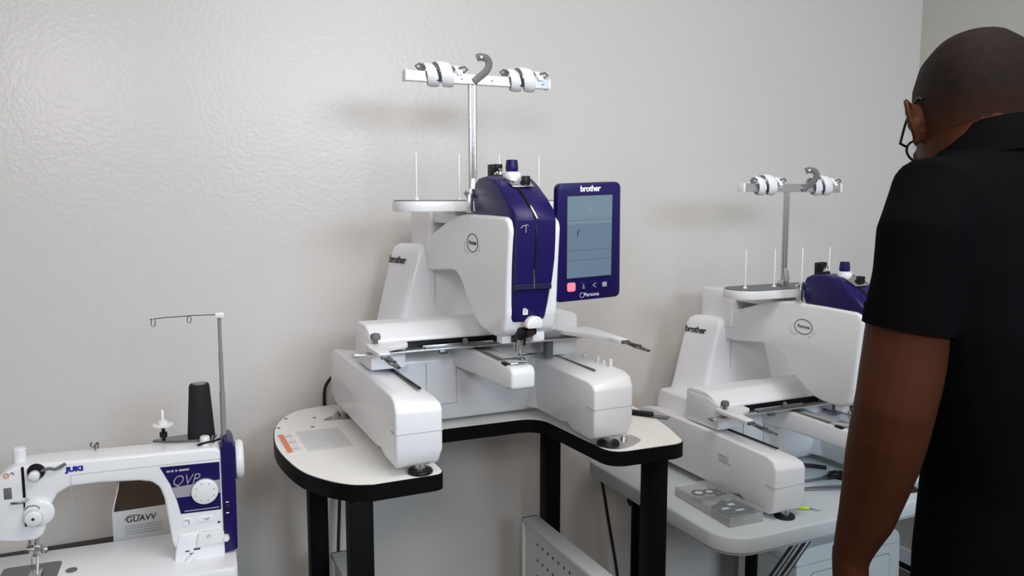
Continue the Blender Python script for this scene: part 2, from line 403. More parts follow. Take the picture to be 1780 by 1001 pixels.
    for y, z, xl, xr in fp:
        th = .016
        rings.append([(-xl, y + th, z - th * .35), (-xl, y + .004, z), (-xl + .006, y - .003, z), (0, y - .0045, z), (xr - .006, y - .003, z), (xr, y + .004, z), (xr, y + th, z - th * .35)])
    fc = obj('front_cover', loft(rings), 'navy', t, 45)
    # raised lower plate of the cover and the thread slot
    obj('cover_plate', loft([[(xl, y - .006, z), (xl, y + .004, z), (xr, y + .004, z), (xr, y - .006, z)] for y, z, xl, xr in ((-.0665, .497, -.043, .041), (-.0655, .46, -.044, .041), (-.062, .42, -.044, .041), (-.058, .372, -.043, .037))]), 'navy', fc, 20)
    obj('cover_recess', box(-.043, .036, -.0665, -.056, .360, .371, .001), 'navy_dark', fc, 0)
    obj('thread_slot', tube([(-.010, .000, .563), (-.009, -.020, .550), (-.006, -.050, .526), (-.001, -.0685, .500), (-.0005, -.0725, .46), (-.001, -.068, .42), (-.002, -.064, .372)], [.003, .004, .0036, .003, .0023, .002, .002], 8), 'black', fc)
    tk = tube([(-.006, -.050, .528), (-.002, -.066, .510), (.0, -.073, .500)], [.0018, .0022, .0016], 8)
    obj('take_up_lever', tk, 'chrome', fc)
    obj('slot_end', tube([(-.003, -.066, .40), (-.003, -.0655, .362)], .0013, 8), 'chrome', fc)
    obj('sticker', box(-.023, -.012, -.0565, -.0535, .309, .330, .0004), 'paper', fc, 0)
    obj('sticker_lettering', box(-.020, -.0155, -.0568, -.0562, .312, .327), 'seam', fc, 0)
    sw = tube(spline([(-.036, -.0738, .482), (-.029, -.0745, .487), (-.024, -.0745, .482)], 4), .0009, 6)
    sw = tube(spline([(-.028, -.0745, .486), (-.0235, -.0748, .488), (-.020, -.0748, .486)], 4), .0009, 6, sw); sw = tube([(-.025, -.0745, .484), (-.0255, -.0742, .473)], .0009, 6, sw)
    obj('printed_arrow', sw, 'greyink', fc)
    # knobs on the cover
    kn = lathe([(.0185, .578), (.0195, .586), (.0180, .593), (.0105, .595)], 24, (.003, .052, 0)); k = obj('dial_base', kn, 'white_bright', tc)
    kd = lathe([(.0115, .593), (.0128, .596), (.0136, .602), (.0120, .6175), (.0105, .619)], 12, (.003, .052, 0)); obj('dial', kd, 'navy', k, 25)
    kp = box(-.018, .014, .108, .134, .578, .590, .002); kp = box(-.018, -.006, .110, .134, .586, .612, .002, 2, kp); kp = box(-.008, .012, .118, .134, .598, .613, .002, 2, kp)
    g = obj('tension_guide', kp, 'black', tc)
    gs = lathe([(.0055, .588), (.006, .590), (.004, .598), (.0062, .600), (.0062, .603)], 14, (.003, .112, 0)); gs = box(-.012, .004, .108, .1095, .586, .594, .0005, 2, gs)
    obj('guide_screw', gs, 'chrome', g)
    pl = prism(rounded_poly([(.0, .575), (.040, .5555), (.040, .5535), (.0, .572)], .0005, 1), 'x', -.022, .026, .0004)
    for v in pl.verts: v.co.y, v.co.z = .034 - v.co.y * 1.0, v.co.z + .0085
    obj('guide_plate', pl, 'chrome', tc, 20)
    gp = box(.008, .022, .002, .020, .565, .585, .002); obj('guide_post', gp, 'black', tc)
    # thread guide bracket at the left of the cover
    br = box(-.062, -.050, .135, .150, .508, .548, .002); br = box(-.058, -.046, .137, .146, .540, .560, .002, 2, br); br = tube([(-.060, .142, .545), (-.068, .142, .553)], .005, 10, br)
    obj('side_guide', br, 'brushed', t)
    # needle area
    nb = tube([(.0, -.002, .275), (.0, -.002, .212)], .0022, 8); nb = box(-.008, .008, -.012, .006, .238, .268, .002, 2, nb); nb = tube([(.006, -.010, .262), (.014, -.016, .262)], .003, 8, nb)
    nb = tube([(-.012, .004, .27), (-.012, .004, .222)], .0025, 8, nb)
    obj('needle_bar', nb, 'chrome', t)
    pf = tube([(.0, .004, .262), (.0, .006, .225), (.0, -.002, .212)], .002, 8); pf = lathe([(.0075, .207), (.0085, .209), (.0075, .211)], 16, (0, -.002, 0), 'z', pf); pf = box(-.028, -.008, -.012, .01, .246, .272, .003, 2, pf)
    pf = box(-.002, .040, .002, .010, .214, .219, .001, 2, pf)
    obj('presser_foot', pf, 'darksteel', t)
    lb = obj('work_light', box(-.050, -.028, -.014, .014, .245, .266, .003, 2), 'white_bright', t)
    lb2 = obj('work_light', box(.010, .038, -.034, -.006, .248, .270, .004, 2), 'white_bright', t)
    lv = prism(rounded_poly([(-.022, .283), (.012, .283), (.014, .300), (.004, .307), (-.010, .307), (-.022, .296)], .006), 'y', -.074, -.056, .003, 2)
    obj('threader_lever', lv, 'white_bright', t)
    mk_ = box(-.027, -.010, -.046, -.012, .256, .282, .003); mk_ = box(-.010, .012, -.050, -.020, .266, .284, .003, 2, mk_); obj('needle_clamp', mk_, 'black', t)
    mc_ = tube([(-.020, -.030, .262), (-.020, -.030, .236)], .0030, 8); mc_ = lathe([(.0055, -.060), (.0055, -.046)], 12, (-.006, 0, .272), 'y', mc_); mc_ = tube([(.004, -.030, .270), (.004, -.028, .240), (-.004, -.016, .228)], .0022, 8, mc_); obj('clamp_screw', mc_, 'chrome', t)
    obj('lever_stem', tube([(.0, -.058, .272), (.0, -.030, .262), (.004, -.01, .258)], .005, 8), 'black', t)
    # carriage beam with frame holder
    cb = prism([(.212, .205), (.212, .2235), (.204, .2245), (.206, .233), (.240, .252), (.262, .259), (.325, .259), (.345, .248), (.345, .205)], 'x', -.262, .190, .0035, 3, ang=15)
    c = obj('carriage_beam', cb, 'white', t, 30)
    cl = prism(rounded_poly([(.204, .166), (.204, .232), (.25, .245), (.34, .245), (.34, .166)], .006), 'x', -.264, -.186, .004, 2); obj('carriage_end', cl, 'white', c)
    cr = prism(rounded_poly([(.185, .160), (.258, .160), (.258, .262), (.185, .262)], [.004, .004, .016, .016]), 'y', .222, .34, .005, 2); obj('carriage_end', cr, 'white', c)
    obj('carriage_post', box(.166, .184, .205, .225, .158, .222, .002), 'grey', c)
    obj('beam_slot', prism([(-.205, .2060), (-.188, .2232), (.13, .2232), (.13, .2060)], 'y', .2085, .2130), 'black', c, 0)
    rl = box(-.250, .245, .172, .2075, .205, .2095, .001); fh = obj('frame_holder', rl, 'brushed', c)
    obj('holder_rail', box(-.15, .235, .176, .188, .2095, .2130, .001), 'darksteel', fh)
    obj('holder_plate', box(-.150, .02, .190, .200, .2095, .2150, .001), 'chrome', fh)
    obj('holder_plate', box(.09, .215, .180, .204, .2095, .226, .001), 'midgrey', fh)
    obj('holder_screw', lathe([(.006, .2095), (.007, .214), (.0062, .223), (.003, .226)], 12, (-.052, .184, 0)), 'grey', fh)
    tb = box(-.310, -.250, .166, .192, .2055, .2115, .002); tb = tube([(-.298, .178, .2085), (-.306, .178, .2085)], .006, 10, tb); obj('holder_tab', tb, 'brushed', fh)
    obj('under_clip', box(-.118, -.098, .168, .182, .197, .2055, .002), 'darksteel', fh)
    for s in (-1, 1):
        off = -.004 if s < 0 else -.006
        e_ = .078 if s < 0 else .020
        xo = 0.0 if s < 0 else .008
        pts = [(s * (x + xo) + off, y) for x, y in ((.272, .205), (.276, .160), (.276, e_), (.252, e_), (.246, e_ + .045), (.232, e_ + .065), (.188, .165), (.182, .205))]
        pw = rounded_poly(pts, [.006, .006, .004, .004, .02, .02, .004, .004])
        w = prism(pw, 'z', .2185, .2285, .0025, 2)
        for v in w.verts:
            k = max(0, min(1, (.13 - v.co.y) / .09)); v.co.z -= .003 * k * k
        ha = obj('holder_arm', w, 'white_bright', fh)
        x = s * (.264 + xo) + off; dy_ = e_ - .046; dz_ = .010
        k = tube([(x - .007, .050 + dy_, .213 + dz_), (x - .006, -.006 + dy_, .207 + dz_), (x - .002, -.036 + dy_, .206 + dz_)], .003, 8, flat=(1, .6, (1, 0, 0)))
        k = tube([(x + .007, .050 + dy_, .213 + dz_), (x + .006, .01 + dy_, .209 + dz_), (x + .005, -.030 + dy_, .206 + dz_)], .003, 8, k, flat=(1, .6, (1, 0, 0)))
        k = tube([(x - .006, .02 + dy_, .212 + dz_), (x + .004, -.012 + dy_, .210 + dz_)], .0035, 8, k); k = box(x - .009, x + .009, .038 + dy_, .052 + dy_, .207 + dz_, .2145 + dz_, .001, 2, k); k = tube([(x, -.024 + dy_, .209 + dz_), (x + .001, -.046 + dy_, .206 + dz_)], .005, 8, k, flat=(1, .5, (1, 0, 0)))
        obj('clip', k, 'darksteel', ha)
        if s < 0:
            obj('clamp_knob', lathe([(.0055, .226), (.0055, .236), (.0105, .238), (.0115, .244), (.010, .250), (.004, .252)], 14, (-.258, .186, 0)), 'grey', ha, 30)
    # thread tray, pins and stand
    tr = prism(round_rect(-.189, .223, .205, .325, .055, 8), 'z', .510, .533, .002, 2); tr_o = obj('spool_tray', tr, 'white_bright', t)
    obj('tray_mat', prism(round_rect(-.186, .220, .208, .322, .053, 8), 'z', .533, .5355), 'grey', tr_o)
    obj('tray_neck', box(-.05, .06, .25, .42, .480, .512, .006), 'white', tr_o)
    for x in (-.137, -.034, .067, .171):
        p = obj('spool_pin', lathe([(.006, .5355), (.0055, .539), (.0022, .541), (.0020, .638), (.0008, .642)], 10, (x, .262, 0)), 'white_bright', tr_o)
    ps = box(-.010, .008, .250, .278, .5355, .552, .002)
    for k, x in enumerate((-.0055, .0052)): ps = tube([(x, .262, .54), (x, .262, .802)], .0052, 12, ps)
    po = obj('stand_pole', ps, 'chrome', t)
    pb = prism(rounded_poly([(-.014, .520), (.012, .520), (.010, .566), (.004, .585), (-.008, .585)], .004), 'y', .250, .254, .0008); obj('pole_bracket', pb, 'brushed', po)
    # top bar with guides
    bb = prism([(.252, .798), (.252, .820), (.2545, .820), (.2545, .8005), (.2715, .8005), (.2715, .820), (.274, .820), (.274, .798)], 'x', -.162, .196, .0006, 1)
    bo = obj('guide_bar', bb, 'brushed', t, 20)
    for x in (-.1595, .1935): obj('bar_end', box(x - .003, x + .003, .250, .276, .797, .821, .001), 'white', bo)
    for x in (-.085, -.030, .045, .176): obj('bar_screw', lathe([(.0028, .2515), (.0028, .250), (.0015, .2492)], 10, (x, 0, .809), 'y'), 'chrome', bo)
    for xc in (-.078, .126):
        b = ring_helix(0, .090, 2.6, .0255, .029)
        for v in b.verts: v.co += Vector((xc, .263, .816))
        gd = obj('thread_guide', b, 'white', t, 50)
        for s in (-1, 1):
            tp = tube([(xc + s * .040, .250, .830), (xc + s * .054, .248, .834), (xc + s * .062, .250, .829), (xc + s * .054, .252, .823), (xc + s * .040, .254, .824)], .0024, 6); obj('guide_tip', tp, 'grey', gd)
        obj('guide_foot', prism([(xc - .022, .799), (xc - .002, .799), (xc - .009, .824), (xc - .013, .824)], 'y', .246, .2515), 'black', gd, 20)
    hk = tube(spline([(.000, .250, .803), (.010, .249, .812), (.026, .246, .826), (.034, .244, .842), (.028, .243, .855), (.012, .243, .858), (.004, .244, .855)], 5), .0088, 10, flat=(.22, 1, (0, 1, 0)))
    ho2 = obj('centre_hook', hk, 'grey', t, 60)
    obj('hook_hole', lathe([(.0030, .2395), (.0030, .2465)], 12, (.014, 0, .8575), 'y'), 'white', ho2)
    obj('hook_cap', box(-.034, -.022, .252, .262, .8195, .8235, .001), 'black', bo, 0)
    # screen panel
    sp = bpy.data.objects.new('screen_panel_joint', None)
    pan = prism(rounded_poly([(-.078, -.122), (.078, -.122), (.0745, .122), (-.0745, .122)], .014, 5), 'y', -.010, .010, .004, 3)
    bpy.data.objects.remove(sp)
    rot = Matrix.Rotation(R(-2.2), 4, 'Y') @ Matrix.Rotation(R(4), 4, 'X')
    po3 = obj('screen_panel', pan, 'navy', t, 35); po3.location = (.137, -.030, .450); po3.rotation_euler = rot.to_euler()
    obj('screen_frame', prism(round_rect(-.0555, .0565, -.0755, .099, .003, 2), 'y', -.0105, -.009), 'navy_dark', po3, 0)
    obj('screen', box(-.0525, .0535, -.0125 + .0018, -.0098, -.0725, .0960), 'screen', po3, 0)
    mk = tube(spline([(-.024, -.0110, .028), (-.0275, -.0110, .022), (-.029, -.0110, .014)], 4), .0012, 6)
    obj('screen_mark', mk, 'ink', po3)
    obj('screen_mark', tube([(.0, -.011, .075), (.001, -.011, .063)], .0006, 5), 'seam', po3)
    text('lettering', 'brother', .0165, (.001, -.0102, .110), (1, 0, 0), (0, 0, 1), 'whiteink', po3, bold=.0005, spacing=.92)
    rbtn = obj('start_button', prism(round_rect(-.0515, -.0325, -.1005, -.0820, .004, 4), 'y', -.0122, -.0085, .0008, 1), 'redlit', po3)
    text('button_mark', 'T', .010, (-.042, -.0124, -.0912), (1, 0, 0), (0, 0, 1), 'lightink', rbtn)
    for x, s in ((-.0135, 'i'), (.0125, '<'), (.0375, 'o')):
        bn = obj('button', prism(round_rect(x - .0085, x + .0085, -.0995, -.0825, .003, 3), 'y', -.0112, -.0085, .0006, 1), 'navy', po3)
        if s == 'i':
            g = tube([(x, -.0116, -.0865), (x, -.0116, -.094)], .0010, 6); g = tube([(x - .0035, -.0116, -.0955), (x + .0035, -.0116, -.0955)], .0008, 6, g)
        elif s == '<':
            g = tube([(x - .004, -.0116, -.0915), (x + .004, -.0116, -.087)], .0008, 6); g = tube([(x - .004, -.0116, -.0915), (x + .004, -.0116, -.096)], .0008, 6, g)
        else:
            g = box(x - .0055, x + .0055, -.0120, -.0110, -.0965, -.0865, .0005, 1); g = box(x - .0025, x + .0025, -.0124, -.0118, -.0935, -.0895, 0, 1, g)
        obj('button_symbol', g, 'greyink', bn)
    text('lettering', 'Persona', .0115, (.006, -.0102, -.1105), (1, 0, 0), (0, 0, 1), 'whiteink', po3, shear=.2)
    obj('logo_ring', tube([(-.016 + .0052 * math.cos(a), -.0102, -.1105 + .0052 * math.sin(a)) for a in [2 * math.pi * k / 16 for k in range(17)]], .0004, 5), 'whiteink', po3)
    obj('panel_arm', box(.050, .125, -.018, .06, .43, .48, .008), 'navy', t)
    # side hooks on right arm
    for y, h in ((.10, .012), (.075, .008), (.045, .016), (.16, .008)):
        obj('side_clip', box(.244, .252, y, y + .008, .155, .162 + h, .002), 'white', t)
    # feet
    for x, y in ((-.224, -.006), (.212, -.004), (-.235, .478), (.215, .478)):
        f = obj('foot', lathe([(.0245, 0), (.0255, .003), (.0235, .0065), (.014, .008)], 24, (x, y, 0)), 'black', t)
        obj('foot_bolt', lathe([(.0125, .0075), (.013, .011), (.008, .0125), (.006, .022)], 8, (x, y, 0)), 'chrome', f, 30)
    return t

STAND_Z = CAM_Z - .54; LOW_Z = CAM_Z - .78
OM = (.70, 1.47, STAND_Z + .001); OR_ = (1.6265, 1.4395, LOW_Z)
m1 = embroidery_machine('white and navy embroidery machine on the black-edged stand, screen panel fully in view', OM)
m2 = copy_tree(m1); m2.location = OR_
m2['label'] = 'white and navy embroidery machine on the folding table, partly hidden by the man'
for c_ in m2.children:                        # the hook of the second machine is swung round to the right
    if c_.name.startswith('centre_hook'):
        q_ = Matrix.Rotation(R(-35), 3, 'Z'); c_.rotation_euler = (0, 0, R(-35)); c_.location = Vector((.046, .250, 0)) - q_ @ Vector((0, .250, 0))
# printed data label only on the machine by the man
arm2 = [c for c in m2.children if c.name.startswith('base_arm')]
arm2 = min(arm2, key=lambda o: min(v.co.x for v in o.data.vertices))
gl = box(-.2806, -.2800, .155, .178, .112, .1135)
for k in range(4): gl = box(-.2806, -.2800, .140 - .010 * (k == 3), .178 - .0 * k, .1125 - k * .0055, .1140 - k * .0055, 0, 1, gl)
obj('printed_label', gl, 'seam', arm2, 0)
# mounting plates of the machine on the stand
for nm, pts, lbl in (('mounting_plate', [(-.330, .448), (-.240, .425), (-.225, .505), (-.262, .512)], 'steel mounting plate under the rear left foot of the embroidery machine'),
                     ('mounting_plate', [(.178, .010), (.196, -.046), (.240, -.046), (.300, -.010), (.295, .040), (.190, .045)], 'steel mounting plate under the front right foot of the embroidery machine')):
    pb = thing(nm, lbl, 'plate', (OM[0], OM[1], STAND_Z), 0, 'mounting plates')
    obj('plate', prism(rounded_poly(pts, .02), 'z', .0001, .0009), 'brushed', pb)
    cx = sum(p[0] for p in pts[:1] + pts[-1:]) / 2 + .014 if 'rear' in lbl else .262; cy = .478 if 'rear' in lbl else .010
    obj('bolt', lathe([(.0085, .0009), (.0085, .007), (.005, .0075), (.005, .013), (.003, .014)], 10, (cx, cy, 0)), 'chrome', pb, 30)

# ---------------------------------------------------------------- stand with U-shaped top
st = thing('machine_stand', 'black-legged stand with a white U-shaped top and thick black edge', 'table', (OM[0], OM[1], 0))
ctrl = [((-.165, .262), 'c'), ]
out = []
out += [tuple(p) for p in spline([(-.30, .592), (-.372, .565), (-.425, .480), (-.450, .380), (-.458, .26), (-.440, .115), (-.405, .035), (-.365, -.012), (-.325, -.030)], 5)]
out += rounded_poly([(-.325, -.030), (-.178, -.028), (-.172, .262), (.168, .255), (.186, -.060), (.36, -.066)], [.001, .025, .05, .055, .045, .001], 6)[7:-7]
out += [tuple(p) for p in spline([(.35, -.066), (.376, -.055), (.392, -.015), (.415, .06), (.438, .18), (.445, .32), (.430, .47), (.38, .565), (.30, .592)], 5)]
def inset(pts, d):
    res = []; n = len(pts)
    area = sum(pts[i][0] * pts[(i + 1) % n][1] - pts[(i + 1) % n][0] * pts[i][1] for i in range(n))
    s = 1 if area > 0 else -1
    for i in range(n):
        a = Vector(pts[i - 1][:2]); b = Vector(pts[(i + 1) % n][:2]); t_ = (b - a)
        if t_.length < 1e-9: res.append(pts[i]); continue
        t_.normalize(); res.append((pts[i][0] - s * t_.y * d, pts[i][1] + s * t_.x * d))
    return res
out = [p[:2] for p in out]
clean = []
for p in out:
    if not clean or (Vector(p) - Vector(clean[-1])).length > .002: clean.append(p)
if (Vector(clean[0]) - Vector(clean[-1])).length < .002: clean.pop()
obj('edge_band', prism(clean, 'z', STAND_Z - .034, STAND_Z - .0015), 'blackmetal', st, 40)
top = obj('tabletop', prism(inset(clean, .0022), 'z', STAND_Z - .006, STAND_Z), 'tabletop', st, 40)
for x, y in ((-.402, .505), (-.336, .485), (-.431, .430), (-.356, .406)):
    obj('drilled_hole', lathe([(.0045, STAND_Z - .004), (.0045, STAND_Z + .0004)], 12, (x, y, 0)), 'black', top, 0)
lab = obj('warning_label', prism([(-.444, .372), (-.412, .372), (-.412, .226), (-.444, .226)], 'z', STAND_Z + .0001, STAND_Z + .0006), 'paper', top, 0)
obj('label_stripe', prism([(-.442, .370), (-.430, .370), (-.430, .228), (-.442, .228)], 'z', STAND_Z + .0006, STAND_Z + .0009), 'orange', lab, 0)
for k in range(3):
    b = None
    for j in range(2): b = box(-.428 + .0, -.413, .350 - k * .048 - j * .006, .353 - k * .048 - j * .006, STAND_Z + .0006, STAND_Z + .0009, 0, 1, b)
    obj('label_text', b, 'seam', lab, 0)
lb2 = obj('instruction_label', prism([(-.400, .378), (-.302, .378), (-.302, .218), (-.400, .218)], 'z', STAND_Z + .0001, STAND_Z + .0006), 'palelabel', top, 0)
b = None
for j in range(17):
    b = box(-.345 + (j % 3) * .003, -.306, .368 - j * .0085, .3692 - j * .0085, STAND_Z + .0006, STAND_Z + .0008, 0, 1, b)
for j in range(7):
    b = box(-.394, -.352, .352 - j * .018, .3532 - j * .018, STAND_Z + .0006, STAND_Z + .0008, 0, 1, b)
obj('label_text', b, 'lightink', lb2, 0)
for x, y in ((-.346, .000), (-.336, .482), (.326, -.018), (.322, .482)):
    lg = obj('leg', box(x - .0225, x + .0225, y - .0225, y + .0225, .012, STAND_Z - .034, .003, 2), 'blackmetal', st)
    obj('leg_glide', lathe([(.018, 0), (.02, .004), (.018, .012)], 16, (x, y, 0)), 'black', lg)
for x in (-.322, .322):
    obj('foot_rail', box(x - .02, x + .02, -.00, .46, .03, .07, .003), 'blackmetal', st)
# perforated white side panels hung between the legs
for s in (-1, 1):
    x = .252 if s > 0 else -.284; zt = STAND_Z - .35; zb = .14; y0, y1 = .035, .474
    fr = box(x - .024, x + .024, y0, y1, zt - .012, zt, .002); 
    fr = box(x - .024, x + .024, y1 - .008, y1, zb, zt, .002, 2, fr); fr = box(x - .024, x + .024, y0, y0 + .008, zb, zt, .002, 2, fr); fr = box(x - .024, x + .024, y0, y1, zb, zb + .012, .002, 2, fr)
    pf = obj('side_panel', fr, 'panelwhite', st)
    plate = obj('perforated_plate', box(x - .016, x + .016, y0 + .006, y1 - .006, zb + .006, zt - .008), 'panelwhite', pf, 0)
    hb = None
    for i in range(11):
        for j in range(7):
            yy = y1 - .085 - i * .030; zz = zt - .048 - j * .045 - (i % 2) * .0
            hb = lathe([(.0044, -.0164), (.0044, .0164)], 8, (x, yy - (.0), zz), 'x', hb)
    ho_ = obj('perforation', hb, 'black', plate, 0); ho_['kind'] = 'stuff'
    for zz in (zt - .040, zt - .075):
        obj('screw', lathe([(.006, -.0170), (.006, .0170)], 12, (x, y1 - .036, zz), 'x'), 'chrome', plate)
    for yy in (y0, y1):
        obj('panel_bracket', box(min(x, .305 * s), max(x, .305 * s), yy - .010 + (.012 if yy == y0 else -.004), yy + .004 + (.0 if yy == y0 else .0), zb + .03, zb + .06, .001), 'panelwhite', pf)
# things at the back of the stand
tag(obj('power_cord', tube(spline([(OM[0] - .262, 2.055, STAND_Z + .085), (OM[0] - .285, 2.075, STAND_Z + .04), (OM[0] - .280, 2.085, STAND_Z - .05), (OM[0] - .250, 2.09, STAND_Z - .2), (OM[0] - .262, 2.07, STAND_Z - .42), (OM[0] - .28, 2.05, .10), (OM[0] - .20, 2.0, .012)], 6), .0045, 8), 'cord'), 'black power cord hanging behind the left legs of the stand', 'cord', 'power cords')
tag(obj('power_cord', tube(spline([(1.285, 2.110, LOW_Z + .05), (1.283, 2.112, LOW_Z - .06), (1.295, 2.10, LOW_Z - .16), (1.325, 2.09, LOW_Z - .34), (1.36, 2.06, .10), (1.42, 2.0, .012)], 6), .005, 8), 'cord'), 'black power cord hanging down the wall below the left end of the folding table', 'cord', 'power cords')
tb = thing('hex_driver', 'black bar-shaped tool lying at the right end of the stand top', 'tool', (OM[0] + .408, OM[1] + .165, STAND_Z), R(38))
obj('handle', box(-.010, .010, -.034, .034, .0004, .012, .003), 'black', tb)
obj('blade', box(-.012, .012, -.075, -.030, .0004, .004, .001), 'darksteel', tb)
# ---------------------------------------------------------------- white folding table under the second machine
ft = thing('folding_table', 'white moulded plastic folding table with dark tube legs, under the right-hand embroidery machine', 'table', (OR_[0], OR_[1], 0))
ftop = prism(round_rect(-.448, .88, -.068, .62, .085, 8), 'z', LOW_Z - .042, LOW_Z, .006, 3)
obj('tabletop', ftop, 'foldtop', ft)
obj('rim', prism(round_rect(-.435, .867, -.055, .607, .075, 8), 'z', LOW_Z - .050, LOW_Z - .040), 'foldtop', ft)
for x in (-.305, .76):
    for y in (.015, .52):
        lg = obj('leg', tube([(x, y, LOW_Z - .05), (x, y, .014)], .0150, 12), 'blackmetal', ft)
        obj('foot_cap', lathe([(.015, 0), (.016, .004), (.015, .022)], 12, (x, y, 0)), 'black', lg)
    obj('leg_rail', tube([(x, .015, .16), (x, .52, .16)], .010, 10), 'blackmetal', ft)
    obj('leg_hinge', box(x - .02, x + .02, .0, .535, LOW_Z - .062, LOW_Z - .048, .003), 'blackmetal', ft)
for s, (xa, xb) in ((-1, (-.305, -.10)), (1, (.76, .555))):
    for dy in (.005, .032):
        obj('brace', tube([(xa, dy, LOW_Z - .26), (xb, dy, LOW_Z - .05)], .008, 10), 'darksteel', ft)
    obj('brace_joint', box(xa - .016, xa + .016, -.004, .042, LOW_Z - .275, LOW_Z - .245, .003), 'blackmetal', ft)
obj('leg_lock', lathe([(.004, -.335), (.014, -.330), (.015, -.322), (.006, -.318)], 12, (0, .52, LOW_Z - .13), 'x'), 'black', ft)

# clear organiser case
oc = thing('organiser_case', 'clear lidded plastic case with a slate blue insert on the folding table', 'case', (OR_[0] - .338, OR_[1] + .108, LOW_Z), R(-2))
hx, hy, hh = .050, .112, .030
tray = box(-hx, hx, -hy, -hy + .002, .001, hh - .006); tray = box(-hx, hx, hy - .002, hy, .001, hh - .006, 0, 1, tray); tray = box(-hx, -hx + .002, -hy, hy, .001, hh - .006, 0, 1, tray); tray = box(hx - .002, hx, -hy, hy, .001, hh - .006, 0, 1, tray); tray = box(-hx, hx, -hy, hy, .0005, .002, 0, 1, tray)
obj('case_body', tray, 'greyplastic', oc, 0)
lid = prism(round_rect(-hx - .001, hx + .001, -hy - .001, hy + .001, .004, 3), 'z', hh - .002, hh, .0008, 1)
lo = obj('lid', lid, 'clear', oc)
rimb = None
for a in ((-hx - .001, hx + .001, -hy - .001, -hy + .002), (-hx - .001, hx + .001, hy - .002, hy + .001), (-hx - .001, -hx + .002, -hy, hy), (hx - .002, hx + .001, -hy, hy)): rimb = box(*a, hh - .008, hh - .001, .0006, 1, rimb)
obj('lid_rim', rimb, 'clear', lo, 0)
obj('lid_latch', box(-.014, .014, -hy - .004, -hy, .012, hh - .003, .001), 'clear', oc)
obj('insert', prism(smooth_outline([(-.040, -.098), (.042, -.094), (.044, -.05), (.038, -.012), (.020, -.018), (.004, -.004), (-.018, -.020), (-.042, -.03)], 4), 'z', .003, .022, .002, 1), 'slate', oc)
for dx, dy, w, h in ((-.018, -.055, .020, .010), (.012, -.038, .018, .012), (.010, -.075, .024, .008)):
    obj('insert_print', box(dx - w / 2, dx + w / 2, dy - h / 2, dy + h / 2, .0222, .0226), 'palelabel', oc, 0)
for c, (dx, dy, sc) in enumerate(((-.020, .052, 1.0), (.010, .048, .85))):
    rg = tube([(dx + .018 * sc * math.cos(q), dy + .014 * sc * math.sin(q), hh - .0035) for q in [2 * math.pi * k / 20 for k in range(21)]], .0042, 6, flat=(1, .4, (0, 0, 1))) if False else lathe([(.0185 * sc, 0), (.0185 * sc, .002), (.0105 * sc, .002), (.0105 * sc, 0)], 20, (dx, dy, hh - .006))
    obj('bobbin_ring', rg, 'black', oc)
    obj('bobbin_core', lathe([(.0105 * sc, 0), (.0105 * sc, .0015), (.003, .0015), (.003, 0)], 16, (dx, dy, hh - .006)), 'paper', oc)
for p, q in (((.022, .062), (.040, .036)), ((.024, .036), (.042, .060)), ((.012, .022), (.044, .026))):
    obj('black_strip', tube([(p[0], p[1], hh - .006), (q[0], q[1], hh - .006)], .0035, 6), 'black', oc)

# seam ripper
sr = thing('seam_ripper', 'small lime green seam ripper beside the front foot of the right-hand machine', 'seam ripper', (OR_[0] - .150, OR_[1] + .010, LOW_Z), R(-38))
obj('handle', lathe([(.002, -.042), (.004, -.040), (.0045, -.010), (.003, -.002)], 10, (0, 0, .0046), 'x'), 'palelabel', sr)
obj('collar', lathe([(.0045, -.012), (.0052, -.008), (.0048, .012), (.003, .016)], 10, (0, 0, .0053), 'x'), 'lime', sr)
obj('blade', tube([(.014, 0, .005), (.036, 0, .003), (.044, .002, .002)], [.0018, .0016, .0006], 8), 'darksteel', sr)

# tools in the bay of the second machine
def scissors(name, label, loc, rz, sc=1.0):
    s_ = thing(name, label, 'scissors', loc, rz, 'hand tools on the folding table')
    for k in (-1, 1):
        bl = prism([(0, k * .002), (.085 * sc, k * .001 + .0), (.075 * sc, k * .008), (0, k * .010)], 'z', .0006 + (.003 if k > 0 else 0), .0034 + (.003 if k > 0 else 0), .0005, 1)
        obj('blade', bl, 'darksteel', s_)
        obj('handle', tube([(0, k * .006, .0045), (-.03 * sc, k * .010, .0045)] + [(-.052 * sc + .022 * sc * math.cos(q), k * (.018 + .011 * math.sin(q)), .0048) for q in [-.6 + 2 * math.pi * j / 14 for j in range(15)]], .0042, 8), 'black', s_)
    obj('pivot', lathe([(.005, .0006), (.005, .008)], 10, (.002, 0, 0)), 'darksteel', s_)
    return s_
scissors('fabric_scissors', 'black-handled scissors lying in the bay of the right-hand machine', (OR_[0] + .075, OR_[1] + .150, LOW_Z), R(175))
tw = thing('tweezers', 'dark steel tweezers lying in front of the black-handled scissors', 'tweezers', (OR_[0] + .02, OR_[1] + .085, LOW_Z), R(-18), 'hand tools on the folding table')
for k in (-1, 1): obj('tine', tube(spline([(-.085, 0, .005), (-.05, k * .004, .006), (.0, k * .0075, .006), (.04, k * .007, .006), (.085, k * .003, .004)], 5), [.003] * 20 + [.0016], 8, flat=(1, .7)), 'darksteel', tw)

tag(obj('underbody_shade', tube(spline([(OR_[0] - .12, OR_[1] + .225, LOW_Z + .0065), (OR_[0] - .05, OR_[1] + .255, LOW_Z + .0065), (OR_[0] + .04, OR_[1] + .262, LOW_Z + .0065), (OR_[0] + .10, OR_[1] + .245, LOW_Z + .0065), (OR_[0] + .135, OR_[1] + .205, LOW_Z + .0065)], 6), .006, 8), 'cord'), 'black tube added as the shaded gap under the body of the right-hand machine', 'underbody_shade')  # added black tube draws the shaded gap under the machine body as geometry

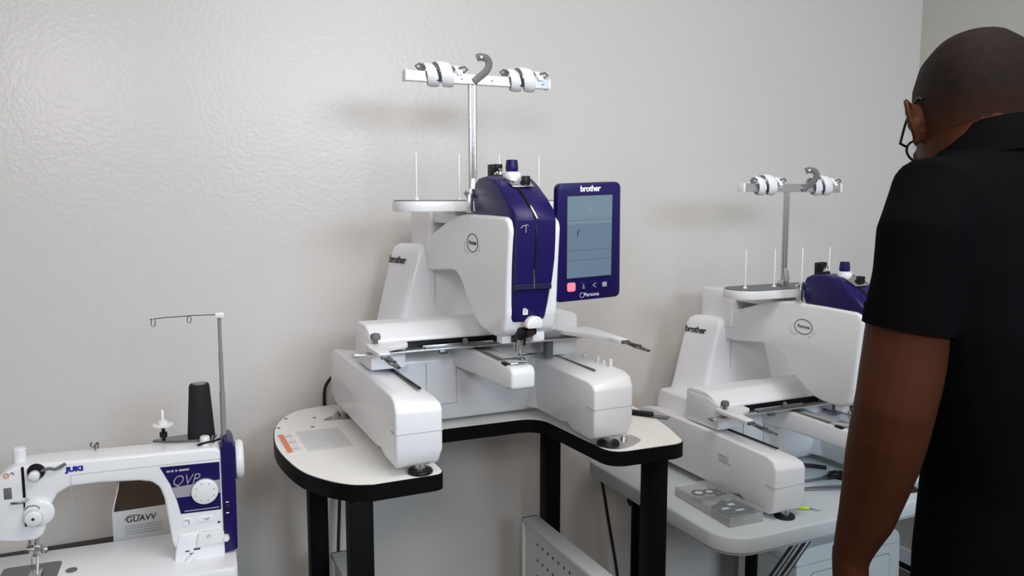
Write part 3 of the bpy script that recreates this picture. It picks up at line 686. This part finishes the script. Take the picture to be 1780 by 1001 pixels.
# white storage unit under the folding table
bn = thing('storage_unit', 'white rounded storage unit with a panel, under the folding table', 'storage', (2.02, 1.87, 0))
bd = prism(rounded_poly([(-.26, .006), (.20, .006), (.185, .365), (.15, .385), (-.22, .385), (-.26, .365)], [.01, .01, .03, .03, .03, .03], 4), 'y', -.13, .13, .016, 3)
obj('body', bd, 'bin', bn)
obj('front_panel', prism(round_rect(-.20, .14, .05, .30, .012, 3), 'y', -.1335, -.129, .002, 1), 'bin', bn)
obj('panel_line', prism(round_rect(-.204, .144, .046, .304, .012, 3), 'y', -.1306, -.1290), 'seam', bn, 0)
obj('lid_line', box(-.262, .19, -.1306, .1306, .332, .334), 'seam', bn, 0)

# ---------------------------------------------------------------- sewing table with the quilting machine
JX, JY, JZ = 0.0, 1.70, LOW_Z
sw = thing('sewing_table', 'black-topped table under the straight-stitch sewing machine at the picture edge', 'table', (-.35, 1.82, 0))
obj('tabletop', box(-.45, .494, -.26, .185, LOW_Z - .03, LOW_Z, .003), 'black', sw)
for x in (-.40, .45):
    for y in (-.2, .15): obj('leg', box(x - .018, x + .018, y - .018, y + .018, 0, LOW_Z - .03, .002), 'blackmetal', sw)

jk = thing('sewing_machine', 'white straight-stitch sewing machine with navy control panel and white handwheel', 'sewing machine', (JX, JY, JZ), R(-3.5))
bed = prism(round_rect(-.365, .146, -.075, .152, .012, 4), 'z', .006, .045, .004, 2); jb = obj('bed', bed, 'white', jk)
for x, y in ((-.33, -.05), (.12, -.05), (-.33, .13), (.12, .13)): obj('rubber_foot', lathe([(.012, 0), (.012, .008)], 12, (x, y, 0)), 'black', jk)
outl = [(.124, .040), (.124, .266), (.114, .273), (-.10, .276), (-.20, .278), (-.246, .276), (-.268, .262), (-.282, .238), (-.287, .150), (-.276, .134), (-.245, .128), (-.216, .128), (-.203, .136), (-.194, .160), (-.187, .192), (-.174, .215), (-.152, .226), (-.10, .2265), (-.03, .2215), (-.008, .216), (.006, .203), (.013, .18), (.018, .14), (.024, .085), (.034, .058), (.05, .040)]
ja = obj('arm', prism(outl, 'y', 0.0, .075, .011, 4, ang=14), 'white', jk, 30)
obj('body_skirt', prism(rounded_poly([(.026, .040), (.124, .040), (.124, .10), (.036, .10)], .01), 'y', -.004, .10, .006, 2), 'white', ja)
obj('seam', box(-.150, .1242, -.0006, .003, .2488, .2496), 'seam', ja, 0)
obj('seam', box(-.150, -.1492, -.0006, .003, .185, .2488), 'seam', ja, 0)
# navy end cover and handwheel
ec = prism(rounded_poly([(.124, .048), (.149, .052), (.151, .270), (.144, .284), (.131, .284), (.124, .272)], [.001, .006, .02, .01, .008, .001]), 'y', -.002, .090, .008, 3)
eo = obj('end_cover', ec, 'navy', jk)
for z in (.155, .132): obj('switch_mark', box(.129, .135, -.0026, -.0015, z, z + .002), 'whiteink', eo, 0)
obj('rocker_switch', box(.127, .137, -.0035, .004, .136, .151, .001), 'navy_dark', eo)
hw = lathe([(.010, .149), (.034, .150), (.0405, .153), (.042, .158), (.0415, .164), (.038, .168), (.020, .1695)], 32, (0, .040, .231), 'x'); obj('handwheel', hw, 'white_bright', jk)
# control panel
pts = [(.008, .245), (.120, .243), (.120, .142), (.043, .143), (.037, .172), (.026, .207)]
cpn = obj('control_panel', prism(pts, 'y', -.0010, .004), 'navy', jk, 0)
obj('panel_stripe', prism([(.0285, .200), (.1196, .206), (.1196, .178), (.0358, .178)], 'y', -.0014, .0), 'stripe', cpn, 0)
text('panel_lettering', 'QVP', .031, (.053, -.0016, .2125), (1, 0, 0), (0, 0, 1), 'stripe', cpn, shear=.35, squeeze=.85, bold=-.0003)
sl = None
for k, (a_, b_) in enumerate(((.020, .026), (.028, .033), (.036, .040), (.043, .062))): sl = box(a_, b_, -.0013, 0, .2325, .2365, 0, 1, sl)
obj('panel_text_line', sl, 'seam', cpn, 0)
tl = box(.050, .116, -.0013, .0, .1465, .1485); obj('panel_text_line', tl, 'greyink', cpn, 0)
dl = lathe([(.0255, -.001), (.0265, -.004), (.0255, -.010), (.022, -.0115)], 28, (.090, 0, .186), 'y'); dlo = obj('stitch_dial', dl, 'white_bright', jk)
for k in range(8):
    q = 2 * math.pi * k / 8 + .3; obj('dial_mark', box(.090 + .0185 * math.cos(q) - .0012, .090 + .0185 * math.cos(q) + .0012, -.0120, -.0112, .186 + .0185 * math.sin(q) - .0016, .186 + .0185 * math.sin(q) + .0016), 'seam', dlo, 0)
# buttons and marks below the panel
b1 = obj('button', prism(round_rect(.044, .063, .1150, .1325, .0075, 4), 'y', -.0018, .003, .0006, 1), 'white', jk); obj('button_mark', tube([(.049, -.0022, .128), (.057, -.0022, .128), (.057, -.0022, .120)], .0006, 5), 'ink', b1)
b2 = obj('button', prism(round_rect(.073, .107, .1200, .1315, .004, 3), 'y', -.0018, .003, .0006, 1), 'white', jk); obj('button_mark', tube([(.086, -.0022, .124), (.091, -.0022, .128), (.091, -.0022, .123), (.096, -.0022, .128)], .0006, 5), 'ink', b2)
obj('indicator', box(.112, .117, -.0012, .002, .1135, .1170), 'ink', jk, 0)
lv = obj('feed_lever', prism(rounded_poly([(.070, .072), (.124, .074), (.124, .080), (.118, .100), (.074, .100)], .003), 'y', -.010, .002, .002, 2), 'white_bright', jk)
obj('lever_end', lathe([(.006, -.014), (.007, -.010), (.006, .002)], 12, (.127, 0, .082), 'y'), 'white_bright', lv)
obj('lever_mark', tube([(.091, -.0103, .088), (.092, -.0103, .094), (.096, -.0103, .094), (.096, -.0103, .088)], .0005, 5), 'ink', lv)
mk = box(.048, .056, -.0046, -.0036, .0625, .0650); mk = box(.064, .076, -.0046, -.0036, .064, .0675, 0, 1, mk); mk = box(.056, .063, -.0046, -.0036, .056, .0585, 0, 1, mk); obj('printed_marks', mk, 'ink', jk, 0)
obj('small_lever', prism(rounded_poly([(.046, .038), (.060, .048), (.066, .056), (.060, .058), (.046, .046)], .003), 'y', -.016, .0, .002, 2), 'white', jk)
text('maker_lettering', 'JUKI', .0125, (-.142, -.0008, .2605), (1, 0, .0), (0, 0, 1), 'blueink', jk, bold=.0009, squeeze=1.25)
# left head details
kb = lathe([(.0115, .270), (.012, .272), (.0115, .300), (.009, .303)], 18, (-.240, .040, 0)); obj('presser_knob', kb, 'white_bright', jk)
obj('lever_slot', box(-.2315, -.2265, -.0012, .004, .215, .275, .001), 'black', jk, 0)
obj('lower_slot', box(-.2315, -.2285, -.0012, .004, .158, .208, .0008), 'black', jk, 0)
obj('thread_hook', tube(spline([(-.250, -.002, .208), (-.246, -.010, .210), (-.230, -.010, .210), (-.222, -.004, .214)], 4), .0022, 8), 'darksteel', jk)
pt = lathe([(.017, -.001), (.018, -.004), (.012, -.008), (.0085, -.009), (.0085, -.016), (.007, -.0175)], 22, (-.214, 0, .239), 'y')
t1 = obj('pre_tension', lathe([(.014, -.001), (.0155, -.004), (.013, -.008), (.008, -.009)], 20, (-.206, 0, .265), 'y'), 'black', jk)
obj('tension_nut', lathe([(.009, -.008), (.0098, -.010), (.009, -.018), (.006, -.020)], 18, (-.208, 0, .260), 'y'), 'white_bright', t1)
obj('thread_guide_arm', tube(spline([(-.197, -.008, .266), (-.184, -.010, .270), (-.172, -.008, .267), (-.156, -.006, .275)], 4), [.0028] * 9 + [.0032] * 4, 8, flat=(1, .5, (0, 0, 1))), 'grey', jk)
t2 = obj('tension_plate', lathe([(.026, -.0005), (.0265, -.004), (.022, -.007), (.015, -.008)], 26, (-.206, 0, .184), 'y'), 'white', jk)
obj('tension_dial', lathe([(.0145, -.007), (.0155, -.010), (.0145, -.022), (.011, -.024)], 22, (-.213, 0, .179), 'y'), 'white_bright', t2)
obj('dial_centre', lathe([(.003, -.0242), (.003, -.0234)], 10, (-.213, 0, .179), 'y'), 'ink', t2)
obj('spring', tube([(-.216 + .012 * math.cos(q), -.009, .193 + .008 * math.sin(q)) for q in [math.pi * k / 10 for k in range(11)]], .0009, 6), 'darksteel', t2)
obj('face_plate', box(-.262, -.249, -.0016, .004, .216, .238, .001), 'grey', jk)
wm = tube([(-.256 + .0045 * math.cos(q), -.0012, .262 + .0045 * math.sin(q)) for q in [2 * math.pi * k / 16 for k in range(17)]], .0008, 5); wm = tube([(-.259, -.0012, .259), (-.253, -.0012, .265)], .0007, 5, wm); obj('warning_mark', wm, 'orange', jk)
obj('arc_mark', tube(spline([(-.249, -.001, .264), (-.246, -.001, .267), (-.243, -.001, .262)], 4), .0007, 5), 'ink', jk)
nd = tube([(-.232, .040, .150), (-.232, .040, .085)], .0035, 10); nd = tube([(-.232, .040, .09), (-.232, .040, .046)], .0012, 6, nd); nd = box(-.239, -.225, .033, .047, .095, .110, .002, 2, nd)
obj('needle_bar', nd, 'chrome', jk)
pb = tube([(-.222, .046, .150), (-.222, .046, .075)], .004, 10); pb = box(-.230, -.215, .038, .054, .080, .102, .002, 2, pb); pb = box(-.236, -.214, .012, .05, .0475, .051, .001, 2, pb); pb = tube([(-.222, .045, .08), (-.223, .035, .05)], .003, 8, pb)
pfo = obj('presser_foot', pb, 'brushed', jk)
obj('foot_screw', lathe([(.007, .0), (.0075, .004), (.0065, .010)], 14, (-.214, .046, .090), 'x'), 'chrome', pfo)
obj('thread_knob', lathe([(.006, .132), (.007, .136), (.006, .142)], 12, (-.213, .035, 0)), 'white_bright', jk)
obj('needle_plate', prism(round_rect(-.290, -.186, -.03, .085, .01, 4), 'z', .0445, .0465, .0004, 1), 'darksteel', jk)
obj('plate_button', lathe([(.010, .0445), (.0105, .047), (.008, .048)], 18, (-.163, .030, 0)), 'darksteel', jk)
obj('top_thread_guide', tube(spline([(-.112, .06, .274), (-.112, .06, .286), (-.118, .06, .292), (-.120, .06, .287), (-.115, .06, .283), (-.107, .06, .292), (-.107, .06, .280)], 4), .0016, 8), 'darksteel', jk)
# spool stand on top
sp_ = obj('spool_plate', prism(smooth_outline([(-.008, .080), (.03, .060), (.10, .052), (.118, .075), (.10, .100), (.03, .096)], 5), 'z', .2755, .2795, .001, 1), 'darksteel', jk)
obj('spool_pin', lathe([(.004, .275), (.0035, .285), (.0075, .286), (.0075, .296), (.0035, .297), (.0035, .306)], 16, (.014, .074, 0)), 'black', jk)
obj('spool_disc', lathe([(.004, .306), (.0205, .310), (.021, .3125), (.010, .314), (.0095, .320), (.0034, .322), (.003, .342), (.0015, .344)], 24, (.014, .074, 0)), 'white_bright', jk)
bwp = obj('bobbin_winder', lathe([(.0085, .268), (.0095, .276), (.0095, .290), (.008, .292)], 16, (.094, .028, 0)), 'white_bright', jk)
obj('winder_lever', tube(spline([(.080, .020, .276), (.094, .016, .281), (.110, .022, .281), (.124, .028, .283)], 4), .0034, 8, flat=(1, .5, (1, 0, 0))), 'black', bwp)
obj('winder_spindle', lathe([(.0022, .27), (.0022, .290)], 8, (.110, .036, 0)), 'chrome', bwp)
# telescopic thread stand
rd = tube([(.132, .06, .265), (.132, .06, .376)], .0056, 12); rd = tube([(.132, .06, .376), (.132, .06, .460)], .0046, 12, rd); rd = tube([(.132, .06, .460), (.132, .06, .536)], .0038, 12, rd)
ro = obj('telescopic_rod', rd, 'midgrey', jk)
obj('rod_cap', box(.124, .142, .050, .068, .533, .544, .002), 'white_bright', ro)
wr = tube([(.128, .06, .5395), (.085, .06, .540), (.076, .06, .540)] + [(.074 + .004 * math.cos(q), .06, .532 + .007 * math.sin(q)) for q in [1.2 - 2 * math.pi * k / 12 for k in range(12)]], .0010, 6)
wr = tube([(.085, .06, .540), (.03, .06, .5385), (.010, .06, .537)] + [(.006 + .004 * math.cos(q), .06, .529 + .008 * math.sin(q)) for q in [1.2 - 2 * math.pi * k / 12 for k in range(12)]] + [(.0, .06, .536)], .0010, 6, wr)
obj('wire_guide', wr, 'darksteel', ro)
# thread cone
tcn = thing('thread_cone', 'black cone of thread standing on top of the sewing machine', 'thread cone', (JX + .092, JY + .074, JZ + .2796))
obj('thread', lathe([(.0268, 0), (.0275, .002), (.0205, .108), (.0185, .112)], 28, (0, 0, 0)), 'thread_black', tcn)
obj('cone_core', lathe([(.0135, .1115), (.0135, .1150), (.011, .1152)], 20, (0, 0, 0)), 'greyplastic', tcn)

# carton behind the sewing machine
ca = thing('carton', 'open white carton printed GUAVV behind the sewing machine arm', 'box', (-.022, 1.955, JZ))
bw, bd_, bh = .070, .040, .088
w = box(-bw, bw, -bd_, -bd_ + .002, .001, bh); wall_f = obj('front_side', w, 'card', ca, 0)
obj('back_side', box(-bw, bw, bd_ - .002, bd_, .001, bh), 'cardbrown', ca, 0); obj('left_side', box(-bw, -bw + .002, -bd_ + .002, bd_ - .002, .001, bh), 'card', ca, 0); obj('right_side', box(bw - .002, bw, -bd_ + .002, bd_ - .002, .001, bh), 'card', ca, 0); obj('bottom', box(-bw + .002, bw - .002, -bd_ + .002, bd_ - .002, .001, .003), 'cardbrown', ca, 0)
fl = prism([(-bd_, bh), (bd_, bh), (bd_ - .008, bh + .045), (-bd_ + .016, bh + .045)], 'x', -bw, -bw + .002)
for v in fl.verts: v.co.x += (v.co.z - bh) * .28
obj('side_flap', fl, 'card', ca, 0)
bf = prism([(-bw + .004, bh), (bw, bh), (bw - .004, bh + .052), (-bw + .012, bh + .052)], 'y', bd_ - .002, bd_)
obj('back_flap', bf, 'cardbrown', ca, 0)
text('carton_lettering', 'GUAVV', .0185, (-.0365, -bd_ - .0004, .0655), (1, 0, 0), (0, 0, 1), 'ink', wall_f, shear=.15, align='LEFT', bold=.0003) if False else text('carton_lettering', 'GUAVV', .0185, (-.044, -bd_ - .0004, .0655), (1, 0, 0), (0, 0, 1), 'ink', wall_f, shear=.15, align='LEFT', bold=.0003)
obj('carton_logo', tube([(-.046, -bd_ - .0004, .066), (-.040, -bd_ - .0004, .074), (-.034, -bd_ - .0004, .0755), (-.024, -bd_ - .0004, .0745), (-.012, -bd_ - .0004, .0735)], .0009, 6), 'ink', wall_f)
ls = None
for k in range(4): ls = box(-.046, .030, -bd_ - .0006, -bd_, .050 - k * .006, .0520 - k * .006, 0, 1, ls)
obj('carton_small_print', ls, 'seam', wall_f, 0)
# ---------------------------------------------------------------- the man (frame: r = right, d = away, z = relative to eye height)
RT = Vector((math.cos(YAW), -math.sin(YAW), 0)); FW = Vector((math.sin(YAW), math.cos(YAW), 0))
PR = RT * .785 + FW * 1.16                                   # floor point between the feet
def W(r, d, z): return RT * r + FW * d + Vector((0, 0, CAM_Z + z)) - PR
PSI = R(15)
LAT = (math.cos(PSI), math.sin(PSI)); FWD = (-math.sin(PSI), math.cos(PSI))
def body_ring(c, a, b, z, n=28, p=2.4, tilt=0.0):
    out = []
    for k in range(n):
        t = 2 * math.pi * k / n; ct, s_ = math.cos(t), math.sin(t)
        u = a * math.copysign(abs(ct) ** (2 / p), ct); v = b * math.copysign(abs(s_) ** (2 / p), s_)
        out.append(W(c[0] + LAT[0] * u + FWD[0] * v, c[1] + LAT[1] * u + FWD[1] * v, z + tilt * v))
    return out
def wtube(pts, rad, seg=14, bm=None, flat=None):
    return tube([W(*p) for p in pts], rad, seg, bm, True, flat)
def remesh(bm, voxel, smooth_it=3, fac=0.5):
    me = bpy.data.meshes.new('tmp'); bm.to_mesh(me); bm.free()
    o = bpy.data.objects.new('tmp', me); COL.objects.link(o)
    md = o.modifiers.new('r', 'REMESH'); md.mode = 'VOXEL'; md.voxel_size = voxel
    if smooth_it:
        s_ = o.modifiers.new('s', 'SMOOTH'); s_.factor = fac; s_.iterations = smooth_it
    dg = bpy.context.evaluated_depsgraph_get(); ev = o.evaluated_get(dg)
    out = bpy.data.meshes.new_from_object(ev, depsgraph=dg)
    bpy.data.objects.remove(o); bpy.data.meshes.remove(me)
    return out
def mesh_obj(name, me, m, parent):
    me.name = name; me.materials.clear(); me.materials.append(M[m]); me.shade_smooth()
    o = bpy.data.objects.new(name, me); COL.objects.link(o); o.parent = parent
    return o
person = thing('person', 'man in black polo shirt and glasses, back turned, facing the right-hand machine', 'person', PR)

TORSO = [(-.64, (.790, 1.150), .178, .130), (-.54, (.786, 1.150), .172, .132), (-.42, (.788, 1.152), .166, .130), (-.30, (.764, 1.155), .172, .132), (-.18, (.744, 1.162), .184, .134),
         (-.09, (.743, 1.168), .192, .128), (-.02, (.742, 1.172), .186, .112), (.025, (.740, 1.175), .162, .098), (.060, (.737, 1.178), .118, .086), (.088, (.733, 1.182), .080, .076), (.105, (.730, 1.184), .066, .068)]
def mirror(p, c=(.743, 1.168)):                                # to the right side of the body
    u = (p[0] - c[0]) * LAT[0] + (p[1] - c[1]) * LAT[1]; v = (p[0] - c[0]) * FWD[0] + (p[1] - c[1]) * FWD[1]
    return (c[0] - LAT[0] * u + FWD[0] * v, c[1] - LAT[1] * u + FWD[1] * v, p[2])
ARM = [((.640, 1.150, -.010), .060), ((.590, 1.125, -.015), .064), ((.578, 1.112, -.055), .062), ((.570, 1.110, -.124), .058), ((.563, 1.110, -.175), .0575), ((.559, 1.112, -.206), .0575), ((.554, 1.113, -.248), .0565), ((.549, 1.115, -.290), .0545),
       ((.549, 1.130, -.337), .0545), ((.551, 1.150, -.387), .0525), ((.551, 1.170, -.439), .047), ((.550, 1.190, -.493), .0415), ((.545, 1.204, -.530), .0345), ((.542, 1.212, -.556), .0300), ((.541, 1.218, -.578), .0270)]
def add_hand(bm, base, flip=False):
    f = (lambda p: mirror(p)) if flip else (lambda p: p)
    bx, by, bz = base
    def q(t, s_, n):                                             # t down the hand, s across (towards the thumb), n towards the body
        return f((bx + n + .01 * t / .1, by + s_ * .96 + t * .16, bz - t + s_ * .12))
    pal = [[W(*q(t, s_ * hw, n * ht + t * .04)) for s_, n in ((-1, -.5), (-.6, -1), (.6, -1), (1, -.5), (1, .5), (.6, 1), (-.6, 1), (-1, .5))] for t, hw, ht in ((-.020, .027, .023), (.005, .032, .023), (.04, .041, .021), (.070, .042, .018), (.085, .038, .012))]
    loft(pal, bm)
    for k, (s_, L) in enumerate(((.031, .9), (.0105, 1.0), (-.0105, .94), (-.031, .76))):
        a = R(24 + 4 * k); p = [(.082, .004), ]; ang = a
        for seg, turn in ((.042 * L, R(52)), (.027 * L, R(42)), (.021 * L, R(20))):
            p.append((p[-1][0] + seg * math.cos(ang), p[-1][1] + seg * math.sin(ang))); ang += turn
        wtube([q(t, s_, n) for t, n in p], [.0095, .0092, .0082, .0068], 10, bm)
    wtube([q(.018, .026, .004), q(.046, .050, .014), q(.070, .054, .024), q(.090, .050, .030)], [.0135, .0120, .0105, .0085], 10, bm)
    return bm

# --- head
HC = (.694, 1.22, .112)
HM = Matrix.Rotation(R(-10), 3, 'Z') @ Matrix.Rotation(R(-20), 3, 'X')
def H(x, y, z):
    v = HM @ Vector((x, y, z)); return W(HC[0] + v.x, HC[1] + v.y, HC[2] + v.z)
def hring(z, cy, hx, hyf, hyb, n=28):
    out = []
    for k in range(n):
        t = 2 * math.pi * k / n; c_, s_ = math.cos(t), math.sin(t); hy_ = hyf if s_ > 0 else hyb
        out.append(H(hx * math.copysign(abs(c_) ** .92, c_), cy + hy_ * math.copysign(abs(s_) ** .92, s_), z))
    return out
body = bmesh.new()
head_rings = [(.1255, -.010, .012, .014, .014), (.122, -.010, .034, .042, .044), (.112, -.010, .052, .066, .070), (.094, -.009, .066, .084, .088), (.066, -.007, .0745, .096, .099), (.034, -.004, .0768, .100, .100), (.004, .0, .0748, .098, .098),
              (-.025, .006, .0715, .093, .090), (-.050, .014, .066, .085, .078), (-.075, .022, .058, .076, .066), (-.095, .030, .047, .065, .055), (-.110, .040, .034, .050, .045), (-.117, .046, .018, .030, .030)]
loft([hring(*r) for r in head_rings], body)
def hell(c, rx, ry, rz, rotz=0, rotx=0, bm=body):
    b = bmesh.new(); bmesh.ops.create_uvsphere(b, u_segments=14, v_segments=10, radius=1)
    Rm = Matrix.Rotation(rotz, 3, 'Z') @ Matrix.Rotation(rotx, 3, 'X')
    for v in b.verts:
        p = Rm @ Vector((v.co.x * rx, v.co.y * ry, v.co.z * rz)); v.co = H(c[0] + p.x, c[1] + p.y, c[2] + p.z)
    return merge(bm, b)
for s in (-1, 1):
    hell((s * .030, .086, .026), .026, .016, .009)               # brow
    hell((s * .043, .070, -.022), .022, .022, .016)              # cheek
    # ear: helix, concha, lobe
    ex, ey = s * .0775, -.004
    hx_ = [(ex, ey + .012, -.006), (ex + s * .006, ey + .016, .012), (ex + s * .011, ey + .012, .027), (ex + s * .016, ey - .002, .034), (ex + s * .020, ey - .015, .026), (ex + s * .019, ey - .018, .008), (ex + s * .013, ey - .012, -.010), (ex + s * .006, ey - .003, -.024)]
    tube([H(*p) for p in spline([Vector(p) for p in hx_], 4)], .0048, 8, body)
    hell((ex + s * .007, ey - .003, .006), .0055, .015, .024, rotz=-s * .42)
    hell((ex + s * .004, ey + .002, -.026), .0055, .009, .010)
tube([H(0, .094, .022), H(0, .105, .004), H(0, .117, -.016), H(0, .112, -.026)], [.008, .010, .0125, .009], 10, body)
for s in (-1, 1): hell((s * .012, .103, -.022), .009, .010, .008)
hell((0, .090, -.092), .022, .018, .014)
# neck and torso under the shirt
tube([H(0, -.012, -.02), H(0, -.026, -.06), W(.722, 1.186, .075), W(.738, 1.178, .02)], [.066, .062, .064, .072], 20, body)
loft([body_ring(c, a - .012, b - .012, z) for z, c, a, b in TORSO], body)
wtube([p for p, r_ in ARM], [r_ for p, r_ in ARM], 18, body)
wtube([mirror(p) for p, r_ in ARM], [r_ for p, r_ in ARM], 18, body)
add_hand(body, ARM[-1][0]); add_hand(body, ARM[-1][0], True)
HIP = (.788, 1.150)
def hip(u, v=0.0): return (HIP[0] + LAT[0] * u + FWD[0] * v, HIP[1] + LAT[1] * u + FWD[1] * v)
LEGS = [(-.60, .088, .0, .092), (-.75, .092, .005, .084), (-.95, .098, .010, .062), (-1.05, .10, .006, .058), (-1.15, .102, -.006, .058), (-1.36, .105, -.02, .042)]
for s in (-1, 1):
    wtube([(*hip(s * u, v), z) for z, u, v, r_ in LEGS], [r_ * .9 for z, u, v, r_ in LEGS], 14, body)
    c0 = hip(s * .105, -.02); c1 = hip(s * .115, .12)
    wtube([(*c0, -1.36), (*hip(s * .108, .02), -1.41), (*c1, -1.425)], [.036, .034, .022], 12, body)
bme = remesh(body, .0042, 4, .5)
bo_ = mesh_obj('body', bme, 'skin', person)

# --- face pieces
for s in (-1, 1):
    e = bmesh.new(); e = hell((s * .031, .0885, .010), .0125, .0095, .0095, bm=e); eo_ = obj('eye', e, 'eye', person, 60)
    i_ = bmesh.new(); i_ = hell((s * .031, .0955, .009), .0050, .0032, .0050, bm=i_); obj('iris', i_, 'iris', eo_, 60)
    b_ = tube([H(s * .014, .1045, .030), H(s * .032, .1025, .0345), H(s * .050, .090, .028)], [.0035, .0042, .0025], 8); obj('eyebrow', b_, 'hair', person)
l_ = bmesh.new(); l_ = hell((0, .0985, -.052), .024, .008, .0055, bm=l_); l_ = hell((0, .0975, -.061), .021, .008, .006, bm=l_); obj('lips', l_, 'lip', person, 60)

# --- cropped hair: a thin cap over the skull that runs out at the nape and temples
cap = []
for z, cy, hx, hyf, hyb in head_rings[:7] + [(-.012, .003, .0733, .0955, .094), (-.030, .0075, .0702, .091, .0875)]:
    g = .0028 if z > .03 else (.0020 if z > -.005 else .0005)
    cap.append((z + (.0025 if z > .12 else 0), cy, hx + g, hyf + g, hyb + g))
hb = bmesh.new(); rr = [[hb.verts.new(p) for p in hring(*r, n=64)] for r in cap]
for i in range(len(rr) - 1):
    for k in range(64):
        t = 2 * math.pi * (k + .5) / 64; zc = (cap[i][0] + cap[i + 1][0]) / 2; s_ = math.sin(t)
        line = .052 if s_ > .62 else (.030 if s_ > .25 else (.012 if s_ > -.15 else -.04))     # forehead, temples, above ears, nape
        if zc > line: hb.faces.new((rr[i][k], rr[i][(k + 1) % 64], rr[i + 1][(k + 1) % 64], rr[i + 1][k]))
hb.faces.new(rr[0][::-1])
for v in [v for v in hb.verts if not v.link_faces]: hb.verts.remove(v)
obj('hair', hb, 'hair_fade', person, 80)

# --- glasses
gp = obj('glasses_frame', tube([H(-.012, .118, .006), H(0, .120, .010), H(.012, .118, .006)], .0018, 8), 'black', person)
for s in (-1, 1):
    lens = [(s * (.036 + .0265 * math.cos(q)), .1165 - .010 * (abs(.036 + .0265 * math.cos(q)) / .06) ** 2, .003 + .021 * math.sin(q)) for q in [2 * math.pi * k / 24 for k in range(25)]]
    obj('rim', tube([H(*p) for p in lens], .0021, 8), 'black', gp)
    lb_ = bmesh.new(); vs_ = [lb_.verts.new(H(*p)) for p in lens[:-1]]; vs2 = [lb_.verts.new(H(p[0], p[1] - .0012, p[2])) for p in lens[:-1]]
    lb_.faces.new(vs_); lb_.faces.new(vs2[::-1])
    for k in range(24): lb_.faces.new((vs_[k], vs_[(k + 1) % 24], vs2[(k + 1) % 24], vs2[k]))
    obj('lens', lb_, 'glass', gp, 0)
    obj('temple', tube([H(s * .062, .107, .010), H(s * .074, .098, .012), H(s * .0800, .05, .022), H(s * .0805, .012, .036), H(s * .0800, -.02, .035), H(s * .0785, -.032, .026)], [.0022, .0022, .002, .002, .002, .0018], 8), 'black', gp)
    obj('nose_pad', tube([H(s * .012, .112, .002), H(s * .010, .108, -.006)], .0022, 8), 'glass', gp)

# --- clothes
sb = bmesh.new()
loft([body_ring(c, a, b, z) for z, c, a, b in [(-.66, (.790, 1.150), .184, .137)] + TORSO[:-1]], sb)
SL = [((.650, 1.150, -.004), .066), ((.600, 1.128, -.004), .071), ((.584, 1.114, -.050), .070), ((.576, 1.110, -.110), .0665), ((.5655, 1.110, -.168), .0655), ((.5645, 1.110, -.178), .0650)]
wtube([p for p, r_ in SL], [r_ for p, r_ in SL], 22, sb)
wtube([mirror(p) for p, r_ in SL], [r_ for p, r_ in SL], 22, sb)
shirt = mesh_obj('polo_shirt', remesh(sb, .0055, 5, .5), 'shirt', person)
for flip in (False, True):                                       # ribbed sleeve cuffs
    f = mirror if flip else (lambda p: p)
    obj('sleeve_cuff', wtube([f((.5672, 1.110, -.155)), f((.5640, 1.110, -.182))], [.0668, .0662], 24), 'shirt', shirt)
cr = []
for z, a, b, dy in ((.052, .108, .096, 0.0), (.078, .096, .088, .002), (.102, .086, .081, .006), (.1055, .083, .078, .006), (.102, .079, .074, .006), (.070, .080, .072, .002)):
    cr.append(body_ring((.730 - dy * .3, 1.181 + dy), a, b, z, tilt=-.20, p=2.1))
obj('collar', loft(cr, cap=False), 'shirt', shirt, 60)
tbm = bmesh.new()
loft([body_ring(c, a, b, z) for z, c, a, b in ((-.72, HIP, .172, .122), (-.66, HIP, .176, .128), (-.58, HIP, .170, .126), (-.50, (.784, 1.15), .162, .122))], tbm)
for s in (-1, 1):
    wtube([(*hip(s * u, v), z) for z, u, v, r_ in LEGS], [r_ + .008 + (.016 if z < -1 else 0) for z, u, v, r_ in LEGS], 18, tbm)
mesh_obj('trousers', remesh(tbm, .008, 4, .5), 'trouser', person)
for s in (-1, 1):
    rs = []
    for v, hw, h in ((-.085, .028, .055), (-.07, .036, .075), (-.02, .038, .080), (.05, .042, .062), (.11, .046, .046), (.16, .038, .036), (.185, .018, .024)):
        c = hip(s * .108, v)
        rs.append([W(c[0] + LAT[0] * hw * x, c[1] + LAT[1] * hw * x, -1.449 + h * y) for x, y in ((-1, 0), (1, 0), (1.02, .35), (.85, .8), (.4, 1), (-.4, 1), (-.85, .8), (-1.02, .35))])
    obj('shoe', loft(rs), 'shoe', person, 60)
